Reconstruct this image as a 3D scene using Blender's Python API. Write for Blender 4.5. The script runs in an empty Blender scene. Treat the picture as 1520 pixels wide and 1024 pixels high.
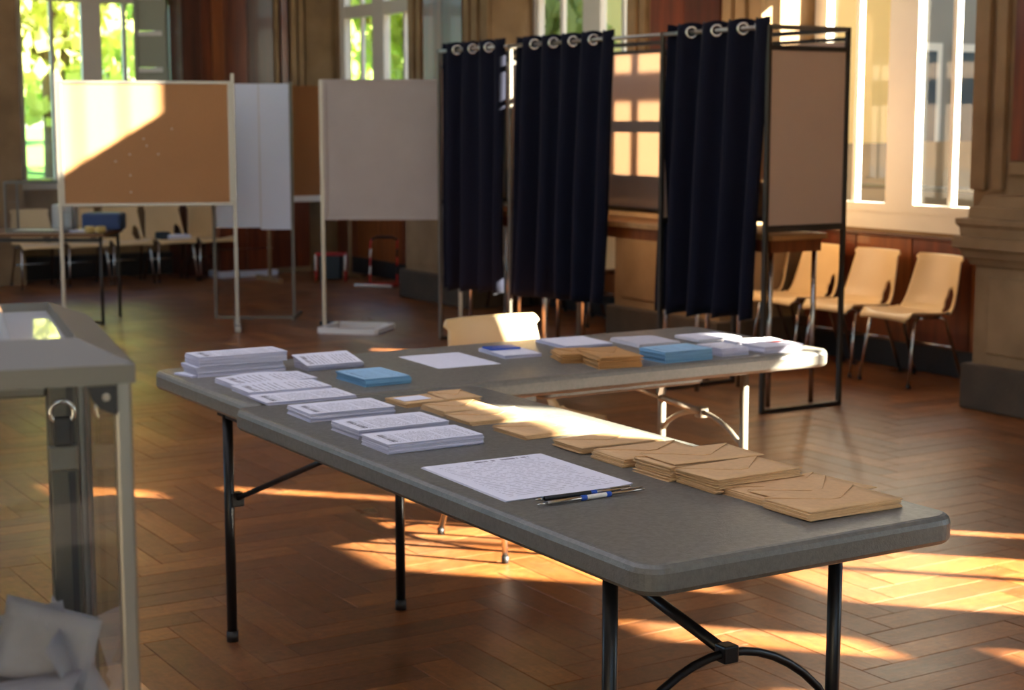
import bpy, bmesh, math, random
from mathutils import Vector, Matrix, Euler

rnd = random.Random(7)
S = bpy.context.scene
COL = S.collection

# ------------------------------------------------------------------ camera
F_PX, PITCH, CAM_H, YAW = 2439.3, 0.1347, 1.497, 0.55
cam_d = bpy.data.cameras.new('camera')
cam_d.sensor_width = 36.0
cam_d.lens = F_PX * 36.0 / 1520.0
cam_d.clip_start = 0.05
cam_d.clip_end = 400
cam_d.dof.use_dof = True
cam_d.dof.focus_distance = 3.15
cam_d.dof.aperture_fstop = 6.3
cam = bpy.data.objects.new('camera', cam_d)
cam.location = (0, 0, CAM_H)
cam.rotation_euler = (math.pi / 2 - PITCH, 0, -YAW)
COL.objects.link(cam)
S.camera = cam
_fw = Vector((math.sin(YAW) * math.cos(PITCH), math.cos(YAW) * math.cos(PITCH), -math.sin(PITCH)))
_rt = Vector((math.cos(YAW), -math.sin(YAW), 0))
_up = _rt.cross(_fw)


def project(p):
    d = Vector(p) - Vector((0, 0, CAM_H))
    z = d.dot(_fw)
    if z < .05:
        return None
    return 760 + F_PX * d.dot(_rt) / z, 512 - F_PX * d.dot(_up) / z, z


# ------------------------------------------------------------------ sky, sun, exposure
W = bpy.data.worlds.new('world')
S.world = W
W.use_nodes = True
nt = W.node_tree
nt.nodes.clear()
sky = nt.nodes.new('ShaderNodeTexSky')
sky.sky_type = 'NISHITA'
sky.sun_disc = False
sky.sun_elevation = math.radians(26)
sky.sun_rotation = math.radians(135)
sky.air_density = 1.0
sky.dust_density = 0.4
sky.ozone_density = 3.0
bg = nt.nodes.new('ShaderNodeBackground')
bg.inputs['Strength'].default_value = 0.46
wo = nt.nodes.new('ShaderNodeOutputWorld')
nt.links.new(sky.outputs[0], bg.inputs[0])
nt.links.new(bg.outputs[0], wo.inputs[0])

SUN_DIR = Vector((-1.0, 1.04, -0.655)).normalized()
sd = bpy.data.lights.new('sun', 'SUN')
sd.energy = 72.0
sd.color = (1.0, 0.88, 0.72)
sd.angle = math.radians(0.55)
sun = bpy.data.objects.new('sun', sd)
sun.rotation_euler = SUN_DIR.to_track_quat('-Z', 'Y').to_euler()
sun.location = (20, -12, 14)
COL.objects.link(sun)

S.view_settings.view_transform = 'Standard'
S.view_settings.look = 'None'
S.view_settings.gamma = 1
S.view_settings.use_curve_mapping = False
S.view_settings.exposure = 0.62
try:
    S.cycles.use_denoising = True
    S.cycles.denoiser = 'OPENIMAGEDENOISE'
    S.cycles.max_bounces = 10
    S.cycles.diffuse_bounces = 5
    S.cycles.transparent_max_bounces = 16
    S.cycles.sample_clamp_indirect = 6.0
    S.cycles.caustics_reflective = False
    S.cycles.caustics_refractive = False
except Exception:
    pass


# ------------------------------------------------------------------ materials
def srgb(r, g, b):
    f = lambda c: ((c / 255) / 12.92) if c / 255 <= .04045 else (((c / 255) + .055) / 1.055) ** 2.4
    return (f(r), f(g), f(b), 1)


MATS = {}


def mat(name, base, rough=.6, metal=0.0, var=0.0, var_scale=8.0, bump=0.0, bump_scale=40.0, spec=.5, sheen=0.0,
        trans=0.0, coat=0.0, stretch=(1, 1, 1), base2=None, rough_var=0.0):
    if name in MATS:
        return MATS[name]
    m = bpy.data.materials.new(name)
    m.use_nodes = True
    n = m.node_tree.nodes
    l = m.node_tree.links
    b = n['Principled BSDF']
    b.inputs['Base Color'].default_value = base
    b.inputs['Roughness'].default_value = rough
    b.inputs['Metallic'].default_value = metal
    b.inputs['Specular IOR Level'].default_value = spec
    b.inputs['Sheen Weight'].default_value = sheen
    b.inputs['Coat Weight'].default_value = coat
    tc = n.new('ShaderNodeTexCoord')
    mp = n.new('ShaderNodeMapping')
    mp.inputs['Scale'].default_value = stretch
    l.new(tc.outputs['Object'], mp.inputs['Vector'])
    if var or base2:
        nz = n.new('ShaderNodeTexNoise')
        nz.inputs['Scale'].default_value = var_scale
        nz.inputs['Detail'].default_value = 6
        l.new(mp.outputs[0], nz.inputs['Vector'])
        mx = n.new('ShaderNodeMix')
        mx.data_type = 'RGBA'
        b2 = base2 or tuple(c * (1 - var) for c in base[:3]) + (1,)
        b1 = base if base2 else tuple(min(1, c * (1 + var)) for c in base[:3]) + (1,)
        mx.inputs['A'].default_value = b1
        mx.inputs['B'].default_value = b2
        cr = n.new('ShaderNodeMapRange')
        cr.inputs['From Min'].default_value = .3
        cr.inputs['From Max'].default_value = .7
        l.new(nz.outputs['Fac'], cr.inputs['Value'])
        l.new(cr.outputs[0], mx.inputs['Factor'])
        l.new(mx.outputs['Result'], b.inputs['Base Color'])
        if rough_var:
            r = n.new('ShaderNodeMapRange')
            r.inputs['To Min'].default_value = rough - rough_var
            r.inputs['To Max'].default_value = rough + rough_var
            l.new(nz.outputs['Fac'], r.inputs['Value'])
            l.new(r.outputs[0], b.inputs['Roughness'])
    if bump:
        nb = n.new('ShaderNodeTexNoise')
        nb.inputs['Scale'].default_value = bump_scale
        nb.inputs['Detail'].default_value = 4
        l.new(mp.outputs[0], nb.inputs['Vector'])
        bp = n.new('ShaderNodeBump')
        bp.inputs['Strength'].default_value = bump
        bp.inputs['Distance'].default_value = .01
        l.new(nb.outputs['Fac'], bp.inputs['Height'])
        l.new(bp.outputs[0], b.inputs['Normal'])
    if trans:
        out = n['Material Output']
        tr = n.new('ShaderNodeBsdfTranslucent')
        tr.inputs['Color'].default_value = base
        ms = n.new('ShaderNodeMixShader')
        ms.inputs[0].default_value = trans
        l.new(b.outputs[0], ms.inputs[1])
        l.new(tr.outputs[0], ms.inputs[2])
        l.new(ms.outputs[0], out.inputs['Surface'])
    MATS[name] = m
    return m


def glass_mat(name, tint=(.97, .99, .98, 1), gloss=1.0, haze=0.0):
    m = bpy.data.materials.new(name)
    m.use_nodes = True
    n = m.node_tree.nodes
    l = m.node_tree.links
    n.remove(n['Principled BSDF'])
    out = n['Material Output']
    t = n.new('ShaderNodeBsdfTransparent')
    t.inputs['Color'].default_value = tint
    g = n.new('ShaderNodeBsdfGlossy')
    g.inputs['Roughness'].default_value = .03
    fr = n.new('ShaderNodeFresnel')
    fr.inputs['IOR'].default_value = 1.45
    mul = n.new('ShaderNodeMath')
    mul.operation = 'MULTIPLY'
    mul.inputs[1].default_value = gloss
    geo = n.new('ShaderNodeNewGeometry')      # reflection on the entry face only, no total internal reflection
    inv = n.new('ShaderNodeMath')
    inv.operation = 'SUBTRACT'
    inv.inputs[0].default_value = gloss
    l.new(geo.outputs['Backfacing'], inv.inputs[1])
    inv.use_clamp = True
    l.new(fr.outputs[0], mul.inputs[0])
    l.new(inv.outputs[0], mul.inputs[1])
    mx = n.new('ShaderNodeMixShader')
    l.new(mul.outputs[0], mx.inputs[0])
    l.new(t.outputs[0], mx.inputs[1])
    l.new(g.outputs[0], mx.inputs[2])
    last = mx
    if haze:
        d = n.new('ShaderNodeBsdfDiffuse')
        d.inputs['Color'].default_value = (.8, .8, .8, 1)
        m2 = n.new('ShaderNodeMixShader')
        m2.inputs[0].default_value = haze
        l.new(mx.outputs[0], m2.inputs[1])
        l.new(d.outputs[0], m2.inputs[2])
        last = m2
    l.new(last.outputs[0], out.inputs['Surface'])
    MATS[name] = m
    return m


def print_mat(name, paper, ink, rows, mode):
    """paper with small printed rows that cannot be read; UV space of the sheet"""
    m = bpy.data.materials.new(name)
    m.use_nodes = True
    n = m.node_tree.nodes
    l = m.node_tree.links
    b = n['Principled BSDF']
    b.inputs['Roughness'].default_value = .75
    uv = n.new('ShaderNodeUVMap')
    sp = n.new('ShaderNodeSeparateXYZ')
    l.new(uv.outputs[0], sp.inputs[0])

    def M(op, a, bb=None, c=None):
        q = n.new('ShaderNodeMath')
        q.operation = op
        for i, v in enumerate((a, bb, c)):
            if v is None:
                continue
            if isinstance(v, (int, float)):
                q.inputs[i].default_value = v
            else:
                l.new(v, q.inputs[i])
        return q.outputs[0]
    U, V = sp.outputs[0], sp.outputs[1]
    if mode == 'ballot':
        U, V = V, U      # the lines run across the short side of the slip
    vr = M('MULTIPLY', V, rows)
    fr = M('FRACT', vr)
    fl = M('FLOOR', vr)
    line = M('MULTIPLY', M('GREATER_THAN', fr, .30), M('LESS_THAN', fr, .62))
    cx = n.new('ShaderNodeCombineXYZ')
    l.new(M('MULTIPLY', U, 34.0 if mode == 'ballot' else 26.0), cx.inputs[0])
    l.new(M('MULTIPLY', fl, 7.31), cx.inputs[1])
    nz = n.new('ShaderNodeTexNoise')
    nz.inputs['Scale'].default_value = 1.0
    nz.inputs['Detail'].default_value = 2
    l.new(cx.outputs[0], nz.inputs['Vector'])
    word = M('GREATER_THAN', nz.outputs['Fac'], .46)
    # ragged row ends
    cx2 = n.new('ShaderNodeCombineXYZ')
    l.new(M('MULTIPLY', fl, 3.7), cx2.inputs[0])
    n2 = n.new('ShaderNodeTexNoise')
    n2.inputs['Scale'].default_value = 1.0
    l.new(cx2.outputs[0], n2.inputs['Vector'])
    end = M('ADD', M('MULTIPLY', n2.outputs['Fac'], .5), .52 if mode != 'form' else .66)
    inside = M('MULTIPLY', M('MULTIPLY', M('GREATER_THAN', U, .08), M('LESS_THAN', U, M('MINIMUM', end, .93))),
               M('MULTIPLY', M('GREATER_THAN', V, .07), M('LESS_THAN', V, .93)))
    dark = M('MULTIPLY', M('MULTIPLY', line, word), inside)
    if mode == 'ballot':
        # two bold headings
        hb = M('MULTIPLY', M('MULTIPLY', M('GREATER_THAN', V, .10), M('LESS_THAN', V, .15)),
               M('MULTIPLY', M('GREATER_THAN', U, .15), M('LESS_THAN', U, .8)))
        hb = M('MULTIPLY', hb, word)
        sparse = M('GREATER_THAN', n2.outputs['Fac'], .40)
        dark = M('MAXIMUM', M('MULTIPLY', M('MULTIPLY', dark, sparse), .75), M('MULTIPLY', hb, 1.0))
    elif mode == 'form':
        hb = M('MULTIPLY', M('MULTIPLY', M('GREATER_THAN', V, .935), M('LESS_THAN', V, .965)),
               M('MULTIPLY', M('GREATER_THAN', U, .34), M('LESS_THAN', U, .86)))
        dark = M('MAXIMUM', M('MULTIPLY', dark, .4), M('MULTIPLY', M('MULTIPLY', hb, word), .8))
    mx = n.new('ShaderNodeMix')
    mx.data_type = 'RGBA'
    mx.inputs['A'].default_value = paper
    mx.inputs['B'].default_value = ink
    l.new(dark, mx.inputs['Factor'])
    l.new(mx.outputs['Result'], b.inputs['Base Color'])
    MATS[name] = m
    return m


def plank_mat(name, from_attr):
    m = bpy.data.materials.new(name)
    m.use_nodes = True
    n = m.node_tree.nodes
    l = m.node_tree.links
    b = n['Principled BSDF']
    uv = n.new('ShaderNodeUVMap')
    if from_attr:
        a = n.new('ShaderNodeAttribute')
        a.attribute_name = 'tone'
        tone = a.outputs['Fac']
    else:
        oi = n.new('ShaderNodeObjectInfo')
        tone = oi.outputs['Random']
    add = n.new('ShaderNodeVectorMath')
    add.operation = 'MULTIPLY_ADD'
    cmb = n.new('ShaderNodeCombineXYZ')
    l.new(tone, cmb.inputs[0])
    l.new(tone, cmb.inputs[1])
    l.new(cmb.outputs[0], add.inputs[0])
    add.inputs[1].default_value = (37, 23, 0)
    l.new(uv.outputs[0], add.inputs[2])
    mp = n.new('ShaderNodeMapping')
    mp.inputs['Scale'].default_value = (3.0, 34.0, 1)
    l.new(add.outputs[0], mp.inputs['Vector'])
    gr = n.new('ShaderNodeTexNoise')
    gr.inputs['Scale'].default_value = 1.6
    gr.inputs['Detail'].default_value = 7
    gr.inputs['Roughness'].default_value = .65
    l.new(mp.outputs[0], gr.inputs['Vector'])
    cr = n.new('ShaderNodeValToRGB')
    cr.color_ramp.elements[0].position = .0
    cr.color_ramp.elements[0].color = srgb(90, 51, 26)
    cr.color_ramp.elements[1].position = 1.0
    cr.color_ramp.elements[1].color = srgb(160, 100, 50)
    e = cr.color_ramp.elements.new(.5)
    e.color = srgb(122, 72, 36)
    mixv = n.new('ShaderNodeMath')
    mixv.operation = 'MULTIPLY_ADD'
    l.new(gr.outputs['Fac'], mixv.inputs[0])
    mixv.inputs[1].default_value = .9
    t2 = n.new('ShaderNodeMath')
    t2.operation = 'MULTIPLY_ADD'
    l.new(tone, t2.inputs[0])
    t2.inputs[1].default_value = .62
    t2.inputs[2].default_value = -.26
    l.new(t2.outputs[0], mixv.inputs[2])
    l.new(mixv.outputs[0], cr.inputs[0])
    # worn, greyed traffic areas in world space
    geo = n.new('ShaderNodeNewGeometry')
    wn = n.new('ShaderNodeTexNoise')
    wn.inputs['Scale'].default_value = 1.5
    wn.inputs['Detail'].default_value = 8
    wn.inputs['Roughness'].default_value = .7
    l.new(geo.outputs['Position'], wn.inputs['Vector'])
    wr = n.new('ShaderNodeMapRange')
    wr.inputs['From Min'].default_value = .45
    wr.inputs['From Max'].default_value = .75
    wr.inputs['To Max'].default_value = .5
    l.new(wn.outputs['Fac'], wr.inputs['Value'])
    mx = n.new('ShaderNodeMix')
    mx.data_type = 'RGBA'
    l.new(wr.outputs[0], mx.inputs['Factor'])
    l.new(cr.outputs[0], mx.inputs['A'])
    mx.inputs['B'].default_value = srgb(116, 90, 68)
    sn = n.new('ShaderNodeTexNoise')
    sn.inputs['Scale'].default_value = 26
    sn.inputs['Detail'].default_value = 9
    sn.inputs['Roughness'].default_value = .75
    sn.inputs['Distortion'].default_value = 1.2
    l.new(geo.outputs['Position'], sn.inputs['Vector'])
    sr = n.new('ShaderNodeMapRange')
    sr.inputs['From Min'].default_value = .35
    sr.inputs['From Max'].default_value = .68
    sr.inputs['To Min'].default_value = .62
    sr.inputs['To Max'].default_value = 1.18
    l.new(sn.outputs['Fac'], sr.inputs['Value'])
    sm = n.new('ShaderNodeVectorMath')
    sm.operation = 'SCALE'
    l.new(mx.outputs['Result'], sm.inputs[0])
    l.new(sr.outputs[0], sm.inputs['Scale'])
    l.new(sm.outputs[0], b.inputs['Base Color'])
    rr = n.new('ShaderNodeMapRange')
    rr.inputs['From Min'].default_value = .3
    rr.inputs['From Max'].default_value = .75
    rr.inputs['To Min'].default_value = .26
    rr.inputs['To Max'].default_value = .46
    l.new(wn.outputs['Fac'], rr.inputs['Value'])
    l.new(rr.outputs[0], b.inputs['Roughness'])
    b.inputs['Specular IOR Level'].default_value = .38
    bp = n.new('ShaderNodeBump')
    bp.inputs['Strength'].default_value = .2
    bp.inputs['Distance'].default_value = .004
    hs = n.new('ShaderNodeMath')
    hs.operation = 'ADD'
    l.new(gr.outputs['Fac'], hs.inputs[0])
    l.new(sn.outputs['Fac'], hs.inputs[1])
    l.new(hs.outputs[0], bp.inputs['Height'])
    l.new(bp.outputs[0], b.inputs['Normal'])
    MATS[name] = m
    return m


WHITE_PAPER = srgb(226, 226, 236)
mat('paper', WHITE_PAPER, .8, var=.04, var_scale=60, bump=.05)
mat('paper_edge', srgb(222, 222, 236), .85, stretch=(6, 6, 900), var_scale=1.0, base2=srgb(150, 150, 178), bump=.5, bump_scale=1.0)  # darker stripes paint in the shade of gaps between sheets
mat('paper_blue_edge', srgb(140, 190, 222), .85, stretch=(6, 6, 800), var_scale=1.0, base2=srgb(78, 124, 164), bump=.5, bump_scale=1.0)  # stripes paint the shaded gaps between the blue sheets
mat('paper_blue', srgb(128, 180, 214), .8, var=.06, var_scale=50)
mat('paper_grey', srgb(196, 194, 200), .8, var=.05, var_scale=60)
mat('kraft', srgb(208, 168, 120), .75, var=.06, var_scale=70, bump=.04, bump_scale=200)
mat('kraft_dark', srgb(186, 138, 82), .75, var=.06, var_scale=70)
mat('urn_paper', srgb(146, 143, 146), .8, var=.05, var_scale=40)
mat('table_plastic', srgb(108, 107, 101), .38, var=.10, var_scale=90, bump=.10, bump_scale=260, base2=srgb(95, 94, 88), rough_var=.08)
mat('table_plastic_pale', srgb(122, 119, 110), .36, var=.10, var_scale=90, bump=.10, bump_scale=260, base2=srgb(108, 106, 98), rough_var=.08)
mat('black_metal', srgb(26, 26, 27), .35, metal=.3)
mat('pale_metal', srgb(150, 140, 124), .35, metal=.6)
mat('chrome', srgb(190, 186, 180), .22, metal=1.0)
mat('aluminium', srgb(176, 172, 162), .38, metal=.85, bump=.03, bump_scale=120)
mat('aluminium_dull', srgb(112, 108, 98), .5, metal=.5)
mat('dark_steel', srgb(74, 70, 64), .4, metal=.7)
mat('black_plastic', srgb(24, 23, 22), .5)
mat('blue_plastic', srgb(28, 74, 170), .35)
mat('navy_fabric', srgb(11, 14, 30), .9, spec=.2, sheen=.04, bump=.10, bump_scale=600, var=.1, var_scale=300)
mat('cream_plastic', srgb(216, 184, 134), .38, var=.03, var_scale=6)
mat('cork', srgb(176, 128, 82), .9, var=.12, var_scale=160, bump=.25, bump_scale=220)
mat('cork_dark', srgb(142, 92, 48), .9, var=.12, var_scale=160, bump=.25, bump_scale=220)
mat('white_board', srgb(240, 244, 252), .5, var=.02, var_scale=3, trans=.45)
mat('grey_board', srgb(168, 160, 152), .55, var=.05, var_scale=4)
mat('tan_panel', srgb(220, 196, 172), .6, trans=.35, var=.03, var_scale=3)
mat('grey_tape', srgb(186, 178, 166), .6)
mat('window_white', srgb(216, 210, 196), .5, var=.03, var_scale=4)
mat('stone', srgb(150, 121, 85), .8, var=.16, var_scale=3.2, bump=.2, bump_scale=40, base2=srgb(122, 96, 64))
mat('stone_dark', srgb(70, 58, 44), .85, var=.2, var_scale=6, bump=.3, bump_scale=60)
mat('wall_plaster', srgb(206, 196, 178), .85, var=.04, var_scale=2)
mat('wood_red', srgb(122, 58, 30), .34, var=.25, var_scale=3, stretch=(6, 6, .5), base2=srgb(80, 34, 20), bump=.03, coat=.1)
mat('wood_red_dark', srgb(86, 40, 24), .34, var=.25, var_scale=3, stretch=(6, 6, .5), base2=srgb(60, 26, 16), coat=.1)
mat('wood_amber', srgb(146, 80, 34), .38, var=.25, var_scale=3, stretch=(7, 7, .5), base2=srgb(112, 56, 24), coat=.3)
mat('wood_table', srgb(188, 138, 84), .45, var=.15, var_scale=5, stretch=(.6, 7, 7))
mat('brown_laminate', srgb(120, 84, 52), .35, var=.08, var_scale=4)
mat('black_base', srgb(30, 27, 26), .6)
mat('joint_dark', srgb(46, 26, 16), .7)
mat('red_paint', srgb(176, 34, 30), .4)
mat('white_paint', srgb(220, 216, 208), .5)
mat('grey_green', srgb(150, 152, 132), .6)
mat('dark_teal', srgb(30, 44, 52), .6)
mat('deep_blue', srgb(48, 70, 112), .5)
mat('yellow_print', srgb(214, 190, 120), .6)
mat('leaf_a', srgb(204, 208, 130), .6, trans=.6, var=.25, var_scale=.8)
mat('leaf_b', srgb(168, 186, 108), .6, trans=.6, var=.25, var_scale=.8)
mat('bark', srgb(110, 88, 70), .9, var=.2, var_scale=6, bump=.5)
mat('grass', srgb(104, 158, 48), .9, var=.22, var_scale=.5, base2=srgb(84, 132, 40))
mat('facade_yellow', srgb(236, 194, 118), .85, var=.06, var_scale=.6)
mat('facade_base', srgb(142, 116, 82), .85, var=.18, var_scale=1.5)
mat('facade_grey', srgb(136, 132, 122), .85, var=.06, var_scale=.8)
mat('roof_slate', srgb(92, 98, 108), .7)
mat('window_dark', srgb(60, 72, 84), .15)
mat('paving', srgb(196, 184, 162), .9, var=.1, var_scale=2)
def frosted_mat(name, col):
    m = bpy.data.materials.new(name)
    m.use_nodes = True
    n = m.node_tree.nodes
    n.remove(n['Principled BSDF'])
    t = n.new('ShaderNodeBsdfTranslucent')
    t.inputs['Color'].default_value = col
    m.node_tree.links.new(t.outputs[0], n['Material Output'].inputs['Surface'])
    MATS[name] = m


frosted_mat('fill_light_glass', (.275, .29, .335, 1))  # ceiling panes added as fill light from above
glass_mat('window_glass')
glass_mat('acrylic_sheen_haze', (.9, .94, .97, 1), 1.0, haze=.30)  # clear lid; the pale haze stands in for a window's reflection
glass_mat('clear_acrylic', (.96, .97, .97, 1), 1.0, haze=.004)
print_mat('print_ballot', WHITE_PAPER, srgb(70, 66, 74), 34, 'ballot')
print_mat('print_form', WHITE_PAPER, srgb(96, 90, 104), 27, 'form')
print_mat('print_sparse', WHITE_PAPER, srgb(110, 104, 112), 16, 'ballot')
print_mat('print_blue', srgb(150, 192, 220), srgb(110, 140, 168), 14, 'ballot')
plank_mat('parquet', False)
plank_mat('parquet_field', True)


# ------------------------------------------------------------------ mesh helpers
class MB:
    def __init__(self):
        self.bm = bmesh.new()

    def box(self, x0, x1, y0, y1, z0, z1, bev=0.0, M=None):
        bm = self.bm
        vs = [bm.verts.new((x, y, z)) for x in (x0, x1) for y in (y0, y1) for z in (z0, z1)]
        if M is not None:
            for v in vs:
                v.co = M @ v.co
        idx = [(0, 1, 3, 2), (4, 6, 7, 5), (0, 4, 5, 1), (2, 3, 7, 6), (0, 2, 6, 4), (1, 5, 7, 3)]
        fs = [bm.faces.new([vs[i] for i in f]) for f in idx]
        if bev:
            es = list({e for f in fs for e in f.edges})
            bmesh.ops.bevel(bm, geom=es, offset=bev, segments=2, affect='EDGES', profile=.5)
        return self

    def tube(self, pts, r, n=10, closed=False, cap=True):
        """round bar through pts; r a number or one per point"""
        bm = self.bm
        pts = [Vector(p) for p in pts]
        N = len(pts)
        rs = r if isinstance(r, (list, tuple)) else [r] * N
        rings = []
        prev = None
        for i, p in enumerate(pts):
            a = pts[i - 1] if (i > 0 or closed) else p
            b = pts[(i + 1) % N] if (i < N - 1 or closed) else p
            t = (b - a).normalized()
            if prev is None:
                u = t.orthogonal().normalized()
            else:
                u = (prev - t * prev.dot(t))
                u = u.normalized() if u.length > 1e-6 else t.orthogonal().normalized()
            prev = u
            w = t.cross(u)
            rings.append([bm.verts.new(p + (u * math.cos(2 * math.pi * k / n) + w * math.sin(2 * math.pi * k / n)) * rs[i])
                          for k in range(n)])
        R = N if closed else N - 1
        for i in range(R):
            A, B = rings[i], rings[(i + 1) % N]
            for k in range(n):
                f = bm.faces.new((A[k], A[(k + 1) % n], B[(k + 1) % n], B[k]))
                f.smooth = True
        if cap and not closed:
            bm.faces.new(rings[0][::-1])
            bm.faces.new(rings[-1])
        return self

    def bar(self, a, b, w, h, up=(0, 0, 1)):
        """square bar from a to b"""
        a, b = Vector(a), Vector(b)
        t = (b - a).normalized()
        u = Vector(up)
        s = t.cross(u)
        if s.length < 1e-4:
            s = t.cross(Vector((1, 0, 0)))
        s.normalize()
        u = s.cross(t).normalized()
        bm = self.bm
        ring = [(-1, -1), (1, -1), (1, 1), (-1, 1)]
        A = [bm.verts.new(a + s * (w / 2 * i) + u * (h / 2 * j)) for i, j in ring]
        B = [bm.verts.new(b + s * (w / 2 * i) + u * (h / 2 * j)) for i, j in ring]
        for k in range(4):
            bm.faces.new((A[k], A[(k + 1) % 4], B[(k + 1) % 4], B[k]))
        bm.faces.new(A[::-1])
        bm.faces.new(B)
        return self

    def rings(self, loops, cap=True, smooth=False):
        bm = self.bm
        R = [[bm.verts.new(p) for p in lp] for lp in loops]
        n = len(R[0])
        for i in range(len(R) - 1):
            for k in range(n):
                f = bm.faces.new((R[i][k], R[i][(k + 1) % n], R[i + 1][(k + 1) % n], R[i + 1][k]))
                f.smooth = smooth
        if cap:
            bm.faces.new(R[0][::-1])
            bm.faces.new(R[-1])
        return self

    def quad(self, pts):
        self.bm.faces.new([self.bm.verts.new(p) for p in pts])
        return self

    def build(self, name, material, parent=None, label=None, cat=None, group=None, kind=None, smooth=False, M=None, fix=True):
        if M is not None:
            bmesh.ops.transform(self.bm, matrix=M, verts=self.bm.verts)
        if fix:
            bmesh.ops.recalc_face_normals(self.bm, faces=self.bm.faces)
        if smooth:
            for f in self.bm.faces:
                f.smooth = True
        me = bpy.data.meshes.new(name)
        self.bm.to_mesh(me)
        self.bm.free()
        return place(name, me, material, parent, label, cat, group, kind)


def place(name, me, material, parent=None, label=None, cat=None, group=None, kind=None):
    o = bpy.data.objects.new(name, me)
    COL.objects.link(o)
    if material is not None and not me.materials:
        me.materials.append(MATS[material] if isinstance(material, str) else material)
    if parent is not None:
        o.parent = parent
    tag(o, label, cat, group, kind)
    return o


def tag(o, label=None, cat=None, group=None, kind=None):
    if label:
        o['label'] = label
    if cat:
        o['category'] = cat
    if group:
        o['group'] = group
    if kind:
        o['kind'] = kind
    return o


def thing(name, label, cat, loc=(0, 0, 0), rz=0.0, group=None, kind=None):
    o = bpy.data.objects.new(name, None)
    o.empty_display_size = .1
    o.location = loc
    o.rotation_euler = (0, 0, rz)
    COL.objects.link(o)
    return tag(o, label, cat, group, kind)


def copy_tree(o, parent=None):
    c = o.copy()
    COL.objects.link(c)
    c.parent = parent
    for ch in o.children:
        copy_tree(ch, c)
    return c


def rrect(x0, x1, y0, y1, r, seg=6):
    pts = []
    for cx, cy, a0 in ((x1 - r, y1 - r, 0), (x0 + r, y1 - r, 90), (x0 + r, y0 + r, 180), (x1 - r, y0 + r, 270)):
        for i in range(seg + 1):
            a = math.radians(a0 + 90 * i / seg)
            pts.append((cx + r * math.cos(a), cy + r * math.sin(a)))
    return pts


# ================================================================== STRUCTURE
XW = 7.30          # window plane of the right wall
YF = 15.30         # pier face of the far wall
YFW = 15.80        # window plane of the far wall
ZC = 5.20

# ---- floor: slab, then herringbone planks
floor = MB().box(-4.2, 7.5, -5.2, 16.2, -.12, -.006).build('floor', 'joint_dark', kind='structure')
tag(floor, 'worn reddish brown herringbone parquet floor')
PW, PL, GAP = .115, .575, .0016


def plank_mesh(name, horiz=True):
    mb = MB()
    mb.box(GAP / 2, PL - GAP / 2, GAP / 2, PW - GAP / 2, -.008, 0)
    bm = mb.bm
    top = [e for e in bm.edges if all(abs(v.co.z) < 1e-6 for v in e.verts)]
    bmesh.ops.bevel(bm, geom=top, offset=.0012, segments=1, affect='EDGES')
    bmesh.ops.recalc_face_normals(bm, faces=bm.faces)
    uvl = bm.loops.layers.uv.new('UVMap')
    for f in bm.faces:
        for lp in f.loops:
            lp[uvl].uv = (lp.vert.co.x, lp.vert.co.y)
    if not horiz:
        for v in bm.verts:
            v.co = Vector((v.co.y, v.co.x, v.co.z))
        bmesh.ops.reverse_faces(bm, faces=bm.faces)
    me = bpy.data.meshes.new(name)
    bm.to_mesh(me)
    bm.free()
    me.materials.append(MATS['parquet'])
    return me


pm_h, pm_v = plank_mesh('plank', True), plank_mesh('plank', False)
cells = []
for m in range(-10, 14):
    for k in range(-150, 260):
        ox, oy = k * PW + m * 2 * PL, k * PW
        for (x, y, h) in ((ox, oy, True), (ox + PL, oy + PW - PL, False)):
            cx, cy = (x + PL / 2, y + PW / 2) if h else (x + PW / 2, y + PL / 2)
            if -1.5 < cx < 7.4 and .6 < cy < 15.9:
                cells.append((x, y, h, cx, cy))
vis = []
for c in cells:
    q = project((c[3], c[4], 0))
    if q and -20 < q[0] < 1540 and -20 < q[1] < 1040:
        vis.append((q[2], c))
vis.sort(key=lambda t: t[0])
near = [c for _, c in vis[:300]]
nearset = {(c[0], c[1]) for c in near}
for (x, y, h, cx, cy) in near:
    o = bpy.data.objects.new('plank', pm_h if h else pm_v)
    COL.objects.link(o)
    o.parent = floor
    o.location = (x, y, rnd.uniform(-.0005, .0003))
# the rest of the parquet: one joined field
vs, fs, uvs, tones = [], [], [], []
for (x, y, h, cx, cy) in cells:
    if (x, y) in nearset:
        continue
    L, D = (PL, PW) if h else (PW, PL)
    g = GAP / 2
    x0, x1, y0, y1 = x + g, x + L - g, y + g, y + D - g
    x1 = min(x1, 7.45)
    i = len(vs)
    zt = rnd.uniform(-.0004, .0003)
    vs += [(x0, y0, zt), (x1, y0, zt), (x1, y1, zt), (x0, y1, zt), (x0, y0, -.008), (x1, y0, -.008), (x1, y1, -.008), (x0, y1, -.008)]
    fs += [(i, i + 1, i + 2, i + 3), (i, i + 4, i + 5, i + 1), (i + 1, i + 5, i + 6, i + 2), (i + 2, i + 6, i + 7, i + 3), (i + 3, i + 7, i + 4, i)]
    q = [(0, 0), (PL, 0), (PL, PW), (0, PW)] if h else [(0, 0), (0, PW), (PL, PW), (PL, 0)]
    for f in range(5):
        uvs += q
    t = rnd.random()
    tones += [t] * 5
me = bpy.data.meshes.new('plank_field')
me.from_pydata(vs, [], fs)
ul = me.uv_layers.new(name='UVMap')
for i, u in enumerate(uvs):
    ul.data[i].uv = u
at = me.attributes.new('tone', 'FLOAT', 'FACE')
at.data.foreach_set('value', tones)
me.materials.append(MATS['parquet_field'])
place('plank_field', me, None, floor, kind='stuff')


# ---- walls with openings.  mp(a, b, z): a along the wall, b outwards
def right_map(a, b, z):
    return (XW + b, a, z)


def far_map(a, b, z):
    return (a, YFW + b, z)


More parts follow.
